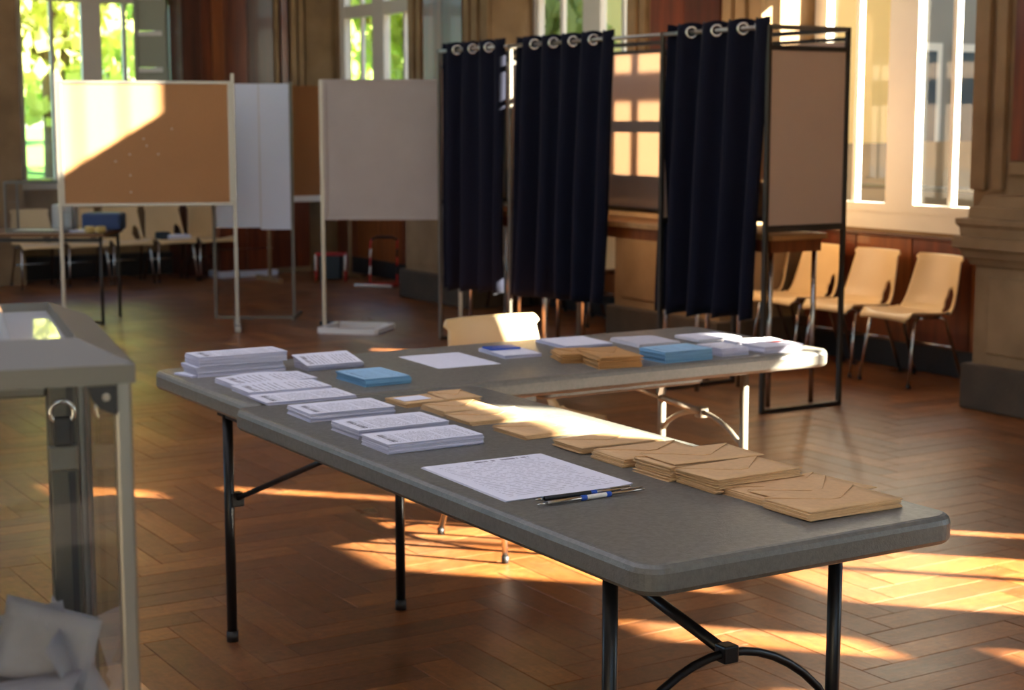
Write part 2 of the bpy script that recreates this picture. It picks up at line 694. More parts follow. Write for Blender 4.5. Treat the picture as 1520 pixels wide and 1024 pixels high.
def left_map(a, b, z):
    return (-4.2 - b, a, z)


def back_map(a, b, z):
    return (a, -5.2 - b, z)


def mbox(mb, mp, a0, a1, b0, b1, z0, z1, bev=0):
    p, q = mp(a0, b0, z0), mp(a1, b1, z1)
    mb.box(min(p[0], q[0]), max(p[0], q[0]), min(p[1], q[1]), max(p[1], q[1]), z0, z1, bev)


def wall(name, mp, a0, a1, openings, material, thick=.14, ztop=ZC, label=None):
    """openings: (a0, a1, z0, z1); same-column openings share a0, a1"""
    mb = MB()
    cols = {}
    for o in openings:
        cols.setdefault((o[0], o[1]), []).append((o[2], o[3]))
    cur = a0
    for (c0, c1) in sorted(cols):
        if c0 > cur:
            mbox(mb, mp, cur, c0, 0, thick, 0, ztop)
        z = 0
        for (z0, z1) in sorted(cols[(c0, c1)]):
            if z0 > z:
                mbox(mb, mp, c0, c1, 0, thick, z, z0)
            z = z1
        mbox(mb, mp, c0, c1, 0, thick, z, ztop)
        cur = c1
    if cur < a1:
        mbox(mb, mp, cur, a1, 0, thick, 0, ztop)
    return mb.build(name, material, kind='structure', label=label)


LO = (.84, 3.07)
LO1 = (.84, 3.28)
LOA = (.84, 3.30)
cols_r = [(-2.25, -.67, .84, 3.07), (-.35, 1.35, .84, 3.28), (6.20, 8.18, .84, 3.30), (9.65, 11.62, .84, 3.07), (12.95, 15.24, .84, 3.07)]
UP_D = (-2.25, -1.50, 3.92, 4.18)      # unseen high openings, shaped to cast sun on table, board and chair
UP_A = (6.35, 8.06, 3.66, 4.70)
UP_C = (.68, 1.08, 3.34, 3.66)
ops = []
for (a, b, z0, z1) in cols_r:
    ops.append((a, b, z0, z1))
ZS = 3.32
wall('wall_right', right_map, -5.2, 16.0, ops, 'stone', ztop=ZS)
WU = wall('wall_right_upper', right_map, -5.2, 16.0, [(u[0], u[1], u[2] - ZS, u[3] - ZS) for u in (UP_D, UP_A, UP_C)], 'stone', ztop=ZC - ZS)
WU.location.z = ZS
wall('wall_far', far_map, -4.2, 7.44, [(4.20, 5.66, .86, 3.6)], 'stone')
wall('wall_left', left_map, -5.2, 16.0, [(8.4, 10.6, .9, 4.3), (11.6, 13.8, .9, 4.3)], 'wall_plaster')
wall('wall_back', back_map, -4.2, 7.44, [(-2.6, -.6, 1.0, 3.9), (.6, 2.6, 1.0, 3.9)], 'wall_plaster')
# ceiling with a wide frosted laylight, added to light the table tops
LX0, LX1, LY0, LY1 = -2.8, 3.1, -2.0, 13.4
mb = MB()
mb.box(-4.4, LX0, -5.4, 16.1, ZC, ZC + .15)
mb.box(LX1, 7.5, -5.4, 16.1, ZC, ZC + .15)
mb.box(LX0, LX1, -5.4, LY0, ZC, ZC + .15)
mb.box(LX0, LX1, LY1, 16.1, ZC, ZC + .15)
ceil = mb.build('ceiling', 'wall_plaster', kind='structure', label='pale ceiling with a frosted laylight added to light the tables')
nx_, ny_ = 4, 9
for i in range(nx_):
    for j in range(ny_):
        a, b = LX0 + (LX1 - LX0) * i / nx_, LX0 + (LX1 - LX0) * (i + 1) / nx_
        c_, d_ = LY0 + (LY1 - LY0) * j / ny_, LY0 + (LY1 - LY0) * (j + 1) / ny_
        MB().box(a + .03, b - .03, c_ + .03, d_ - .03, ZC + .05, ZC + .056).build('fill_light_pane', 'fill_light_glass', ceil)
for i in range(1, nx_):
    a = LX0 + (LX1 - LX0) * i / nx_
    MB().box(a - .03, a + .03, LY0, LY1, ZC + .01, ZC + .10).build('glazing_bar', 'white_paint', ceil)
for j in range(1, ny_):
    a = LY0 + (LY1 - LY0) * j / ny_
    MB().box(LX0, LX1, a - .03, a + .03, ZC + .01, ZC + .10).build('glazing_bar', 'white_paint', ceil)

wn = [0]


def window(mp, a0, a1, z0, z1, mullion, bars=(), trans=None, label=None, mw=.13, fr=.07, sash=.055, bw=.018, bd=.02):
    wn[0] += 1
    w = thing('window_%d' % wn[0], label, None, kind='structure')
    mb = MB()
    d0, d1 = .01, .09
    mbox(mb, mp, a0, a0 + fr, d0, d1, z0, z1)
    mbox(mb, mp, a1 - fr, a1, d0, d1, z0, z1)
    mbox(mb, mp, a0 + fr, a1 - fr, d0, d1, z0, z0 + fr * 1.5)
    mbox(mb, mp, a0 + fr, a1 - fr, d0, d1, z1 - fr, z1)
    mb.build('frame', 'window_white', w)
    edges = [a0 + fr]
    for m in mullion:
        mb = MB()
        mbox(mb, mp, m - mw / 2, m + mw / 2, d0 - .01, d1 + .01, z0 + fr * 1.5, z1 - fr)
        mb.build('mullion', 'window_white', w)
        edges += [m - mw / 2, m + mw / 2]
    edges.append(a1 - fr)
    for b in bars:
        mb = MB()
        mbox(mb, mp, b - bw, b + bw, .05 - bd, .05 + bd, z0 + fr * 1.5, z1 - fr)
        mb.build('glazing_bar', 'window_white', w)
    if trans:
        mb = MB()
        mbox(mb, mp, a0 + fr, a1 - fr, d0 - .005, d1 + .005, trans - .06, trans + .06)
        mb.build('transom', 'window_white', w)
    for i in range(0, len(edges), 2):
        e0, e1 = edges[i], edges[i + 1]
        if sash:
            mb = MB()
            zb, zt = z0 + fr * 1.5, z1 - fr
            mbox(mb, mp, e0, e0 + sash, .0, .06, zb, zt)
            mbox(mb, mp, e1 - sash, e1, .0, .06, zb, zt)
            mbox(mb, mp, e0 + sash, e1 - sash, .0, .06, zb, zb + sash)
            mbox(mb, mp, e0 + sash, e1 - sash, .0, .06, zt - sash, zt)
            mb.build('sash', 'window_white', w)
        mb = MB()
        mbox(mb, mp, e0, e1, .046, .052, z0 + fr, z1 - fr)
        mb.build('pane', 'window_glass', w)
    return w


# sun windows; first two, unseen right of the picture, are shaped for sun patches
window(right_map, -2.25, -.67, *LO, [-1.25], [], 2.58, 'tall white window right of the picture near the front', mw=.40, sash=0)
window(right_map, -.35, 1.35, *LO1, [.925], [.33], 2.58, 'tall white window with one wide mullion right of the picture', mw=.35, sash=0)
window(right_map, 6.20, 8.18, *LOA, [7.37], [6.985, 7.80], 2.58, 'tall white casement window beside the right booth end')
window(right_map, 9.65, 11.62, *LO, [10.73], [10.35, 11.20], 2.58, 'tall white window behind the middle of the booth row')
window(right_map, 12.95, 15.24, *LO, [14.38], [13.90, 14.80], 2.58, 'white window near the far corner above the grey board')
window(right_map, *UP_D, [], [], None, 'small unseen high opening right of the picture, added to sun the table', fr=.03, sash=0)
window(right_map, *UP_A, [], [7.66, 7.85], None, 'unseen high opening above the right window, shaped to sun the cork board', fr=.02, sash=0, bw=.005, bd=.006)
window(right_map, *UP_C, [], [], None, 'narrow unseen high opening right of the picture, added to sun the chair', fr=.02, sash=0)
window(far_map, 4.20, 5.66, .86, 3.6, [4.945], [4.57, 5.28], 2.70, 'far white window looking onto trees and lawn', mw=.13, fr=.05, sash=.03)
for i, a in enumerate((8.4, 11.6)):
    window(left_map, a, a + 2.2, .9, 4.3, [a + 1.1], [], 2.9, 'tall window of the wall left of the picture', sash=0)
for a in (-2.6, .6):
    window(back_map, a, a + 2.0, 1.0, 3.9, [a + 1.0], [], 2.9, 'tall window of the wall behind the viewer', sash=0)


# ---- piers of the right wall: pedestal, mouldings, shaft, wood inset
def pier(label, y0, y1, py0, py1, xs=6.90, xp=6.56):
    t = thing('trim_%d' % pier.n, label, None, kind='structure')
    pier.n += 1
    MB().box(xs, XW, y0, y1, .95, 3.2).build('shaft', 'stone', t)
    for (a, b) in ((y0, y0 + .12), (y0 + .17, y0 + .27), (y0 + .31, y0 + .40), (y1 - .10, y1), (y1 - .22, y1 - .15)):
        MB().box(xs - .035, xs, a, b, 1.14, 3.15, .006).build('moulding', 'stone', t)
    ww = (y1 - .26) - (y0 + .44)
    for k in range(2):
        a = y0 + .44 + k * ww / 2
        MB().box(xs - .02, xs, a + .003, a + ww / 2 - .003, 1.30, 3.1).build('panel', 'wood_red' if k else 'wood_red_dark', t)
    MB().box(xs - .03, xs, y0 + .44, y1 - .26, 1.22, 1.29, .01).build('panel_rail', 'stone', t)
    # pedestal
    MB().box(xp - .05, XW, py0 - .04, py1 + .04, 0, .24, .012).build('plinth', 'stone_dark', t)
    MB().box(xp, XW, py0, py1, .24, .76).build('pedestal', 'stone', t)
    MB().box(xp - .012, xp, py0 + .10, py1 - .10, .30, .70, .008).build('pedestal_panel', 'stone', t)
    prof = [(.76, .02), (.79, .035), (.80, .05), (.845, .065), (.85, .09), (.905, .09), (.91, .06), (.955, .065), (.975, .08), (1.0, .08), (1.005, .035), (1.06, .03), (1.065, .0), (1.12, -.02)]
    loops = []
    for z, e in prof:
        loops.append([(xp - e, py0 - e, z), (XW, py0 - e, z), (XW, py1 + e, z), (xp - e, py1 + e, z)])
    MB().rings(loops).build('cornice', 'stone', t)
    return t


pier.n = 1
pier('stone pier with moulded pedestal and red wood inset at the right edge', 4.55, 6.27, 4.45, 6.05, xs=6.76)
pier('stone pier with red wood inset behind the booths', 8.18, 9.65, 8.18, 9.33)
pier('stone pier with red wood inset behind the left booth', 11.58, 12.95, 11.45, 12.55, xp=6.62)


def wainscot(mp, a0, a1, z1, n, mats, label, face=-.03):
    t = thing('trim_%d' % pier.n, label, None, kind='structure')
    pier.n += 1
    w = (a1 - a0) / n
    for k in range(n):
        mb = MB()
        mbox(mb, mp, a0 + k * w + .004, a0 + (k + 1) * w - .004, face, 0, .16, z1, .004)
        mb.build('panel', mats[k % len(mats)], t)
    mb = MB()
    mbox(mb, mp, a0, a1, face - .015, 0, 0, .16, .004)
    mb.build('base_strip', 'black_base', t)
    mb = MB()
    mbox(mb, mp, a0, a1, face - .02, 0, z1, z1 + .02, .004)
    mb.build('cap_rail', 'wood_red_dark', t)
    return t


wainscot(right_map, 6.26, 8.18, .80, 4, ['wood_amber', 'wood_red'], 'amber wood panelling below the right window')
wainscot(right_map, 9.65, 11.58, .80, 4, ['wood_red', 'wood_amber'], 'wood panelling below the middle window')
wainscot(right_map, 12.95, 15.28, .80, 5, ['wood_amber', 'wood_red', 'wood_amber'], 'amber wood panelling below the far corner window')

# far wall piers
t = thing('trim_%d' % pier.n, 'dark red wood panelled pier between the far windows', None, kind='structure')
pier.n += 1
MB().box(5.66, 6.96, YF + .02, YFW, 0, ZC).build('pier_core', 'wood_red_dark', t)
xs_ = [5.66, 5.86, 5.97, 6.10, 6.34, 6.62]
for k in range(5):
    MB().box(xs_[k] + .003, xs_[k + 1] - .003, YF - (.01 if k == 2 else 0), YF + .02, .12, ZC, .003).build('panel', ['wood_red_dark', 'wood_red', 'wood_amber', 'wood_red', 'wood_red_dark'][k], t)
MB().box(6.62, 6.66, YF - .03, YF + .02, .0, ZC, .004).build('moulding', 'stone', t)
MB().box(6.69, 6.76, YF - .02, YF + .02, .0, ZC, .004).build('moulding', 'wood_red', t)
for a in (6.79, 6.87):
    MB().box(a, a + .06, YF - .04, YF + .02, .0, ZC, .006).build('moulding', 'stone', t)
MB().box(6.96, 7.30, YF + .0, YFW, 0, ZC).build('corner_reveal', 'stone', t)
MB().box(-4.2, 4.10, YF, YFW, 0, ZC).build('wall_far_left', 'stone', kind='structure', label='grey brown stone wall left of the far window')
MB().box(4.10, 5.66, YFW - .10, YFW, 0, .22).build('baseboard_far', 'black_base', kind='structure')
# wainscot block standing before the far pier
t = thing('trim_%d' % pier.n, 'low red wood wainscot with a pale foot strip at the far wall', None, kind='structure')
pier.n += 1
for (a, b) in ((5.90, 6.18), (6.185, 6.47)):
    for (z0, z1) in ((.06, .27), (.275, .72)):
        MB().box(a, b, YF - .26, YF, z0, z1, .004).build('panel', 'wood_red', t)
MB().box(5.88, 6.49, YF - .30, YF, 0, .055, .004).build('foot_strip', 'white_board', t)
MB().box(6.50, 6.95, YF - .05, YF, .05, .75, .004).build('panel', 'wood_red', t)
MB().box(6.50, 6.95, YF - .08, YF, 0, .05, .004).build('foot_strip', 'stone', t)

# ================================================================== OUTSIDE
g = MB()
rows = [(16.0, -.35), (22, -.30), (35, .10), (60, .80), (140, 1.1)]
for i in range(len(rows) - 1):
    (ya, za), (yb, zb) = rows[i], rows[i + 1]
    g.rings([[(-60, ya, za - .3), (120, ya, za - .3), (120, ya, za), (-60, ya, za)], [(-60, yb, zb - .3), (120, yb, zb - .3), (120, yb, zb), (-60, yb, zb)]])
g.build('lawn', 'grass', kind='structure', label='bright green lawn outside the far window')
MB().box(7.5, 120, -60, 15.99, -.6, -.35).build('paved_court', 'paving', kind='structure', label='pale paved ground outside the right windows')
MB().box(-80, -4.5, -60, 15.99, -.6, -.35).build('paved_yard', 'paving', kind='structure', label='pale paved ground outside the left windows')


def leaf_cloud(seed, n, R, lobes, leaf):
    r = random.Random(seed)
    vs, fs = [], []
    for _ in range(n):
        c = r.choice(lobes)
        d = Vector((r.gauss(0, 1), r.gauss(0, 1), r.gauss(0, 1))).normalized()
        rad = c[3] * (r.random() ** .25)
        p = Vector(c[:3]) + Vector((d.x * rad, d.y * rad, d.z * rad * .8))
        e = Euler((r.uniform(0, 6.28), r.uniform(0, 6.28), r.uniform(0, 6.28))).to_matrix()
        s = leaf * r.uniform(.6, 1.3)
        i = len(vs)
        for q in ((-.5, 0, 0), (0, -.35, .06), (.6, 0, 0), (0, .35, .06)):
            vs.append(tuple(p + e @ (Vector(q) * s)))
        fs.append((i, i + 1, i + 2, i + 3))
    me = bpy.data.meshes.new('crown')
    me.from_pydata(vs, [], fs)
    return me


def lobes_for(seed, h0, h1, rad, n):
    r = random.Random(seed)
    out = []
    for i in range(n):
        a = r.uniform(0, 6.28)
        q = r.uniform(0, .75) * rad
        out.append((math.cos(a) * q, math.sin(a) * q, r.uniform(h0, h1), r.uniform(.30, .5) * rad))
    return out


def tree(loc, h0, h1, rad, leaf_mat, label, seed, n=3800, leaf=.36, trunk=.25):
    t = thing('tree', label, 'tree', loc, rnd.uniform(0, 6), 'trees outside the windows')
    lb = lobes_for(seed, h0, h1, rad, 11)
    me = leaf_cloud(seed, n, rad, lb, leaf)
    place('crown', me, leaf_mat, t)
    MB().tube([(0, 0, -.4), (.05, 0, h0 * .5), (0, .08, h0 + .3), (.1, 0, (h0 + h1) / 2 + .4)], [trunk * 1.2, trunk, trunk * .8, trunk * .4], 9).build('trunk', 'bark', t)
    for i, q in enumerate(lb[:5]):
        MB().tube([(0, .05, h0 * .9), (q[0] * .5, q[1] * .5, (q[2] + h0) / 2), (q[0], q[1], q[2])], [trunk * .5, trunk * .35, trunk * .12], 6).build('branch', 'bark', t)


tree((9.0, 31.0, .0), 2.6, 7.5, 3.4, 'leaf_a', 'yellow-green tree filling the left half of the far window', 3)
tree((13.4, 41.0, .25), 2.4, 8.5, 3.9, 'leaf_b', 'green tree filling the right half of the far window', 5)
tree((20.0, 55.0, .7), 2.8, 10, 5.0, 'leaf_a', 'tall pale green tree further back on the lawn', 8)
tree((10.5, 52.0, .5), 2.6, 10, 4.6, 'leaf_b', 'broad green tree far back left on the lawn', 9)
tree((14.0, 25.5, -.3), 2.2, 6.0, 2.6, 'leaf_a', 'yellow-green tree outside the far corner window', 12)
tree((17.2, 34.5, -.0), 2.2, 6.5, 2.6, 'leaf_b', 'green tree outside the far corner window', 13)
tree((9.9, 15.2, -.35), 2.2, 5.2, 1.25, 'leaf_b', 'slim green tree outside the middle window', 15, n=3000, leaf=.26, trunk=.14)
tree((17.6, 22.5, -.3), 2.6, 6.5, 1.6, 'leaf_b', 'small green tree behind the pale grey building', 16, n=2500)


def building(label, x0, x1, y0, y1, zt, m_wall, m_base, wins, roof_h=1.6):
    b = thing('building', label, 'building', ((x0 + x1) / 2, (y0 + y1) / 2, -.35))
    ox, oy = (x0 + x1) / 2, (y0 + y1) / 2
    T = Matrix.Translation((-ox, -oy, .35))
    MB().box(x0, x1, y0, y1, -.35, zt).build('wall', m_wall, b, M=T)
    MB().box(x0 - .05, x1 + .05, y0 - .06, y1 + .05, -.35, 1.25).build('base_course', m_base, b, M=T)
    MB().box(x0 - .2, x1 + .2, y0 - .2, y1 + .2, zt, zt + .3).build('eaves', m_base, b, M=T)
    MB().rings([[(x0 - .2, y0 - .2, zt + .3), (x1 + .2, y0 - .2, zt + .3), (x1 + .2, y1 + .2, zt + .3), (x0 - .2, y1 + .2, zt + .3)],
                [(x0 + 1, y0 + 1.5, zt + .3 + roof_h), (x1 - 1, y0 + 1.5, zt + .3 + roof_h), (x1 - 1, y1 - 1.5, zt + .3 + roof_h), (x0 + 1, y1 - 1.5, zt + .3 + roof_h)]]).build('roof', 'roof_slate', b, M=T)
    for (cx, z0, w, h) in wins:
        f = MB().box(cx - w / 2 - .1, cx + w / 2 + .1, y0 - .04, y0, z0 - .1, z0 + h + .1).build('window', 'window_white', b, M=T)
        MB().box(cx - w / 2, cx - .03, y0 - .05, y0 - .04, z0, z0 + h).build('pane', 'window_dark', f, M=T)
        MB().box(cx + .03, cx + w / 2, y0 - .05, y0 - .04, z0, z0 + h).build('pane', 'window_dark', f, M=T)
    return b


building('yellow rendered building with stone base outside the right window', 11.6, 14.4, 14.6, 18.6, 6.5, 'facade_yellow', 'facade_base', [(12.3, 2.9, .7, 1.5)])
building('pale grey building with windows next to the yellow one', 14.75, 19.5, 15.4, 18.6, 7.5, 'facade_grey', 'facade_base',
         [(15.5 + 1.05 * i, z, .6, 1.5) for i in range(4) for z in (.9, 3.6)])
building('tall unseen house added right of the picture to shade the far windows', 14.0, 27.0, 1.2, 9.6, 10.5, 'facade_grey', 'facade_base', [(15.5, 2.0, 1.1, 1.8), (18.0, 2.0, 1.1, 1.8)])  # unseen block added to keep sun off the middle and far windows
# balcony railing just outside the right window
r_ = thing('railing', 'grey metal railing outside the right window', 'railing', (7.9, 7.2, -.35))
MB().tube([(0, -1.2, 1.42), (0, 1.2, 1.42)], .018, 8).build('rail', 'dark_steel', r_)
MB().tube([(0, -1.2, .5), (0, 1.2, .5)], .014, 8).build('rail', 'dark_steel', r_)
for i in range(9):
    y = -1.15 + i * .2875
    MB().tube([(0, y, .0), (0, y, 1.42)], .011, 6).build('post', 'dark_steel', r_)

# interior shutter folded beside the far window
sh = thing('shutter', 'grey-green wooden shutter folded beside the far window', 'shutter', (5.50, YFW - .09, .90), math.radians(-35))
mb = MB()
for (x0, x1, z0, z1) in ((-.16, -.12, 0, 2.6), (.12, .16, 0, 2.6), (-.12, .12, 0, .08), (-.12, .12, 2.52, 2.6)):
    mb.box(x0, x1, -.02, .02, z0, z1)
mb.build('frame', 'grey_green', sh)
for k in range(7):
    z = .08 + k * .35
    MB().box(-.12, .12, -.018, .018, z + .30, z + .345, .003).build('rail', 'white_paint', sh)
    MB().box(-.12, .12, -.006, .006, z, z + .30).build('slat_panel', 'grey_green', sh)


# ================================================================== FURNITURE
def table_top(x0, x1, y0, y1, z0, z1, r, parent, material):
    e = .010
    lv = [(z0, .014), (z0 + .004, .006), (z0 + .012, 0), (z1 - .016, 0), (z1 - .007, .003), (z1 - .0015, .009), (z1, .016)]
    loops = []
    for z, ins in lv:
        loops.append([(x, y, z) for x, y in rrect(x0 + ins, x1 - ins, y0 + ins, y1 - ins, max(.01, r - ins), 7)])
    return MB().rings(loops).build('table_top', material, parent)


def arc(a, b, top, n=14):
    """smooth arch from a to b whose middle reaches height top"""
    a, b = Vector(a), Vector(b)
    out = []
    for i in range(n + 1):
        t = i / n
        p = a.lerp(b, t)
        s = math.sin(math.pi * t) ** .7
        p.z = p.z + (top - (a.z + b.z) / 2) * s
        out.append(p)
    return out


def leg_pair(parent, p, q, ztop, m, arch_z, arch_ends, brace_to, r=.015):
    """two legs at p and q, arched cross bar and a diagonal brace"""
    for c in (p, q):
        lg = MB().tube([(c[0], c[1], .03), (c[0], c[1], ztop)], r, 14).build('leg', m, parent)
        MB().tube([(c[0], c[1], 0), (c[0], c[1], .032)], r * 1.15, 14).build('foot_cap', 'black_plastic', lg)
    if arch_z:
        a = (p[0], p[1], arch_ends)
        b = (q[0], q[1], arch_ends)
        MB().tube(arc(a, b, arch_z), .009, 10).build('arch_brace', m, parent)
        mid = ((p[0] + q[0]) / 2, (p[1] + q[1]) / 2, arch_z)
        br = Vector(brace_to)
        md = Vector(mid)
        MB().tube([md, md.lerp(br, .38)], .0125, 10).build('brace_sleeve', m, parent)
        MB().tube([md.lerp(br, .3), br], .008, 10).build('diagonal_brace', m, parent)
        MB().box(mid[0] - .018, mid[0] + .018, mid[1] - .018, mid[1] + .018, mid[2] - .018, mid[2] + .018, .004).build('clamp', m, parent)
        q1 = md.lerp(br, .38)
        MB().bar(q1, q1 + Vector(((p[0] - mid[0]) * .25, (p[1] - mid[1]) * .25, .18)), .018, .012).build('lock_strut', m, parent)


TZ = .74
TA = thing('folding_table', 'long grey plastic folding table in the foreground with black legs', 'table', (2.005, 3.15, 0))
A0 = Matrix.Translation((-2.005, -3.15, 0))


def under(parent, fn):
    """build parts in world coordinates under an empty that sits elsewhere"""
    before = set(bpy.data.objects)
    fn()
    for o in set(bpy.data.objects) - before:
        if o.parent == parent:
            o.location = o.location - parent.location


def _ta():
    table_top(1.625, 2.385, 2.210, 4.092, .682, TZ, .052, TA, 'table_plastic')
    leg_pair(TA, (1.725, 2.46), (2.29, 2.46), .69, 'black_metal', .455, .28, (2.0, 3.55, .685))
    leg_pair(TA, (1.725, 4.37), (2.29, 4.395), .672, 'black_metal', None, None, None)
    MB().tube([(1.745, 4.37, .42), (1.80, 3.93, .597), (1.83, 3.70, .685)], .008, 10).build('diagonal_brace', 'black_metal', TA)
    MB().box(1.725, 1.765, 4.352, 4.388, .40, .44, .004).build('clamp', 'black_metal', TA)
    for x in (1.725, 2.29):
        MB().bar((x, 2.36, .671), (x, 4.42, .671), .022, .018).build('frame_rail', 'black_metal', TA)
    MB().bar((1.725, 2.46, .671), (2.29, 2.46, .671), .02, .018).build('frame_rail', 'black_metal', TA)
    MB().bar((1.725, 4.385, .671), (2.29, 4.385, .671), .02, .016).build('frame_rail', 'black_metal', TA)


under(TA, _ta)

TB = thing('folding_table', 'grey plastic folding table running across behind the first, pale legs', 'table', (2.73, 4.48, 0))


def _tb():
    table_top(1.675, 3.785, 4.103, 4.868, .682, TZ, .052, TB, 'table_plastic_pale')
    leg_pair(TB, (3.50, 4.222), (3.50, 4.68), .69, 'pale_metal', .50, .40, (3.02, 4.46, .685))
    # moulded apron hanging below the near edge
    MB().rings([[(x, y, z) for x, y in rrect(2.66 + i, 3.29 - i, 4.16 + i, 4.56 - i, .03, 5)] for z, i in ((.655, .02), (.658, .006), (.665, 0), (.688, 0))]).build('under_apron', 'table_plastic_pale', TB)
    MB().box(2.40, 2.64, 4.16, 4.56, .650, .688, .006).build('under_apron', 'table_plastic_pale', TB)


under(TB, _tb)


# ---- chairs: moulded shell with two oval side cut-outs, four tube legs
def chair_shell():
    NU, NV = 28, 56
    prof = [(-.235, .395), (-.228, .418), (-.20, .428), (-.12, .424), (-.02, .416), (.07, .414), (.125, .424), (.16, .452), (.182, .50), (.20, .56), (.222, .64), (.243, .72), (.250, .748), (.256, .757)]
    # arc length parameter
    P = [Vector((0, a, b)) for a, b in prof]
    cum = [0]
    for i in range(1, len(P)):
        cum.append(cum[-1] + (P[i] - P[i - 1]).length)
    T = cum[-1]

    def at(s):
        s *= T
        for i in range(1, len(P)):
            if s <= cum[i] + 1e-9:
                t = (s - cum[i - 1]) / (cum[i] - cum[i - 1])
                return P[i - 1].lerp(P[i], t)
        return P[-1].copy()

    def halfw(s):
        if s < .1:
            return .185 + .02 * math.sin(s / .1 * math.pi / 2)
        if s < .5:
            return .205 + .012 * (s - .1) / .4
        return .217 - .045 * (s - .5) / .5 if s < .95 else .1945 - .02 * ((s - .95) / .05) ** 2
    bm = bmesh.new()
    grid = []
    for j in range(NV + 1):
        s = j / NV
        p = at(s)
        h = halfw(s)
        row = []
        for i in range(NU + 1):
            u = -1 + 2 * i / NU
            k = abs(u)
            lift = .020 * k ** 3 if s < .5 else 0
            fwd = -.030 * k ** 2.2 * min(1, max(0, (s - .45) / .1)) if s > .45 else 0
            row.append(bm.verts.new((u * h, p.y + fwd, p.z + lift * (1 if s > .08 else 0) - (.008 * k ** 4 if s < .06 else 0))))
        grid.append(row)
    SC, SR, UC, UR = .615, .125, .70, .17
    for j in range(NV):
        for i in range(NU):
            u = -1 + 2 * (i + .5) / NU
            s = (j + .5) / NV
            if ((s - SC) / SR) ** 2 + ((u - UC) / UR) ** 2 < 1:
                continue
            f = bm.faces.new((grid[j][i], grid[j][i + 1], grid[j + 1][i + 1], grid[j + 1][i]))
            f.smooth = True
    loose = [v for v in bm.verts if not v.link_faces]
    bmesh.ops.delete(bm, geom=loose, context='VERTS')
    bnd = [v for v in bm.verts if v.is_boundary]
    for v in bnd:      # smooth the rims
        pass
    for _ in range(3):
        new = {}
        for v in bnd:
            nb = [e.other_vert(v) for e in v.link_edges if e.is_boundary]
            # hole rims only
            if len(nb) == 2 and .43 < v.co.z < .66 and abs(v.co.x) < .21 and v.co.y > .1 and abs(abs(v.co.x) - halfw(.6)) > .004:
                new[v] = (nb[0].co + nb[1].co) / 4 + v.co / 2
        for v, c in new.items():
            v.co = c
    me = bpy.data.meshes.new('shell')
    bm.to_mesh(me)
    bm.free()
    return me


SHELL = chair_shell()
SHELL.materials.append(MATS['cream_plastic'])


def make_chair(label, loc, rz, group, scale=1.0):
    t = thing('stacking_chair', label, 'chair', loc, rz, group)
    t.scale = (scale, scale, scale)
    sh = place('shell', SHELL, None, t)
    md = sh.modifiers.new('thick', 'SOLIDIFY')
    md.thickness = .007
    md.offset = -1
    for s in (-1, 1):
        MB().tube([(s * .165, -.10, .402), (s * .185, -.15, .385), (s * .205, -.205, .02)], .0105, 10).build('leg', 'chrome', t)
        MB().tube([(s * .165, .06, .402), (s * .18, .10, .385), (s * .20, .235, .02)], .0105, 10).build('leg', 'chrome', t)
        for (y, yy) in ((-.205, 0), (.235, 0)):
            MB().tube([(s * (.205 if y < 0 else .20), y, 0), (s * (.205 if y < 0 else .20), y, .024)], .0125, 10).build('foot_cap', 'black_plastic', t)
        MB().tube([(s * .165, -.10, .402), (s * .165, .06, .402)], .0095, 8).build('side_bar', 'chrome', t)
    MB().tube([(-.19, .165, .215), (.19, .165, .215)], .007, 8).build('cross_bar', 'chrome', t)
    MB().tube([(-.165, -.06, .400), (.165, -.06, .400)], .009, 8).build('cross_bar', 'chrome', t)
    return t


ch0 = make_chair('cream chair behind the cross table, back in sun', (3.06, 4.90, 0), 0, 'cream moulded chairs', 1.05)


def chair(label, loc, rz, scale=1.0):
    c = copy_tree(ch0)
    c.location = loc
    c.rotation_euler = (0, 0, rz)
    c.scale = (scale,) * 3
    c['label'] = label
    return c


R90 = -math.pi / 2
for y, lab in ((6.86, 'cream chair at the right end of the row, next to the stone pier'), (7.36, 'second cream chair from the stone pier'),
               (7.85, 'third cream chair from the stone pier, behind the booth post'), (8.34, 'cream chair half hidden by the right curtain')):
    chair(lab, (6.92, y, 0), R90 + rnd.uniform(-.05, .05), .97)
for y, lab in ((10.15, 'cream chair below the middle window, behind the wide curtain'), (10.7, 'middle chair below the middle window, legs showing under the curtain'), (11.2, 'cream chair below the middle window, next to the far pier')):
    chair(lab, (6.95, y, 0), R90, .97)
for x, lab in ((4.13, 'cream chair behind the far side table, at the left edge'), (4.56, 'cream chair behind the far side table, under its right half'),
               (4.98, 'cream chair in bright sun below the cork board'), (5.40, 'cream chair with papers on its seat below the cork board'), (5.82, 'cream chair at the right end of the far row')):
    chair(lab, (x, 15.03, 0), rnd.uniform(-.04, .04), .93)
c = (5.36, 15.08)
MB().box(-.10, .10, -.07, .07, 0, .035, .004).build('paper_bundle', 'paper', label='white paper bundle lying on a far chair seat', cat='papers').location = (5.44, 14.92, .408)
MB().box(-.06, .06, -.05, .05, 0, .07, .01).build('dark_pouch', 'dark_teal', label='small dark pouch on a far chair seat', cat='pouch').location = (5.31, 14.98, .400)

# ---- voting booths
XB, XBB, HB = 5.49, 6.02, 1.985
YS = [6.48, 7.37, 8.975, 9.90]
BO = thing('voting_booth', 'row of three metal-framed voting booths with tan panels', 'voting booth', (5.75, 8.19, 0))


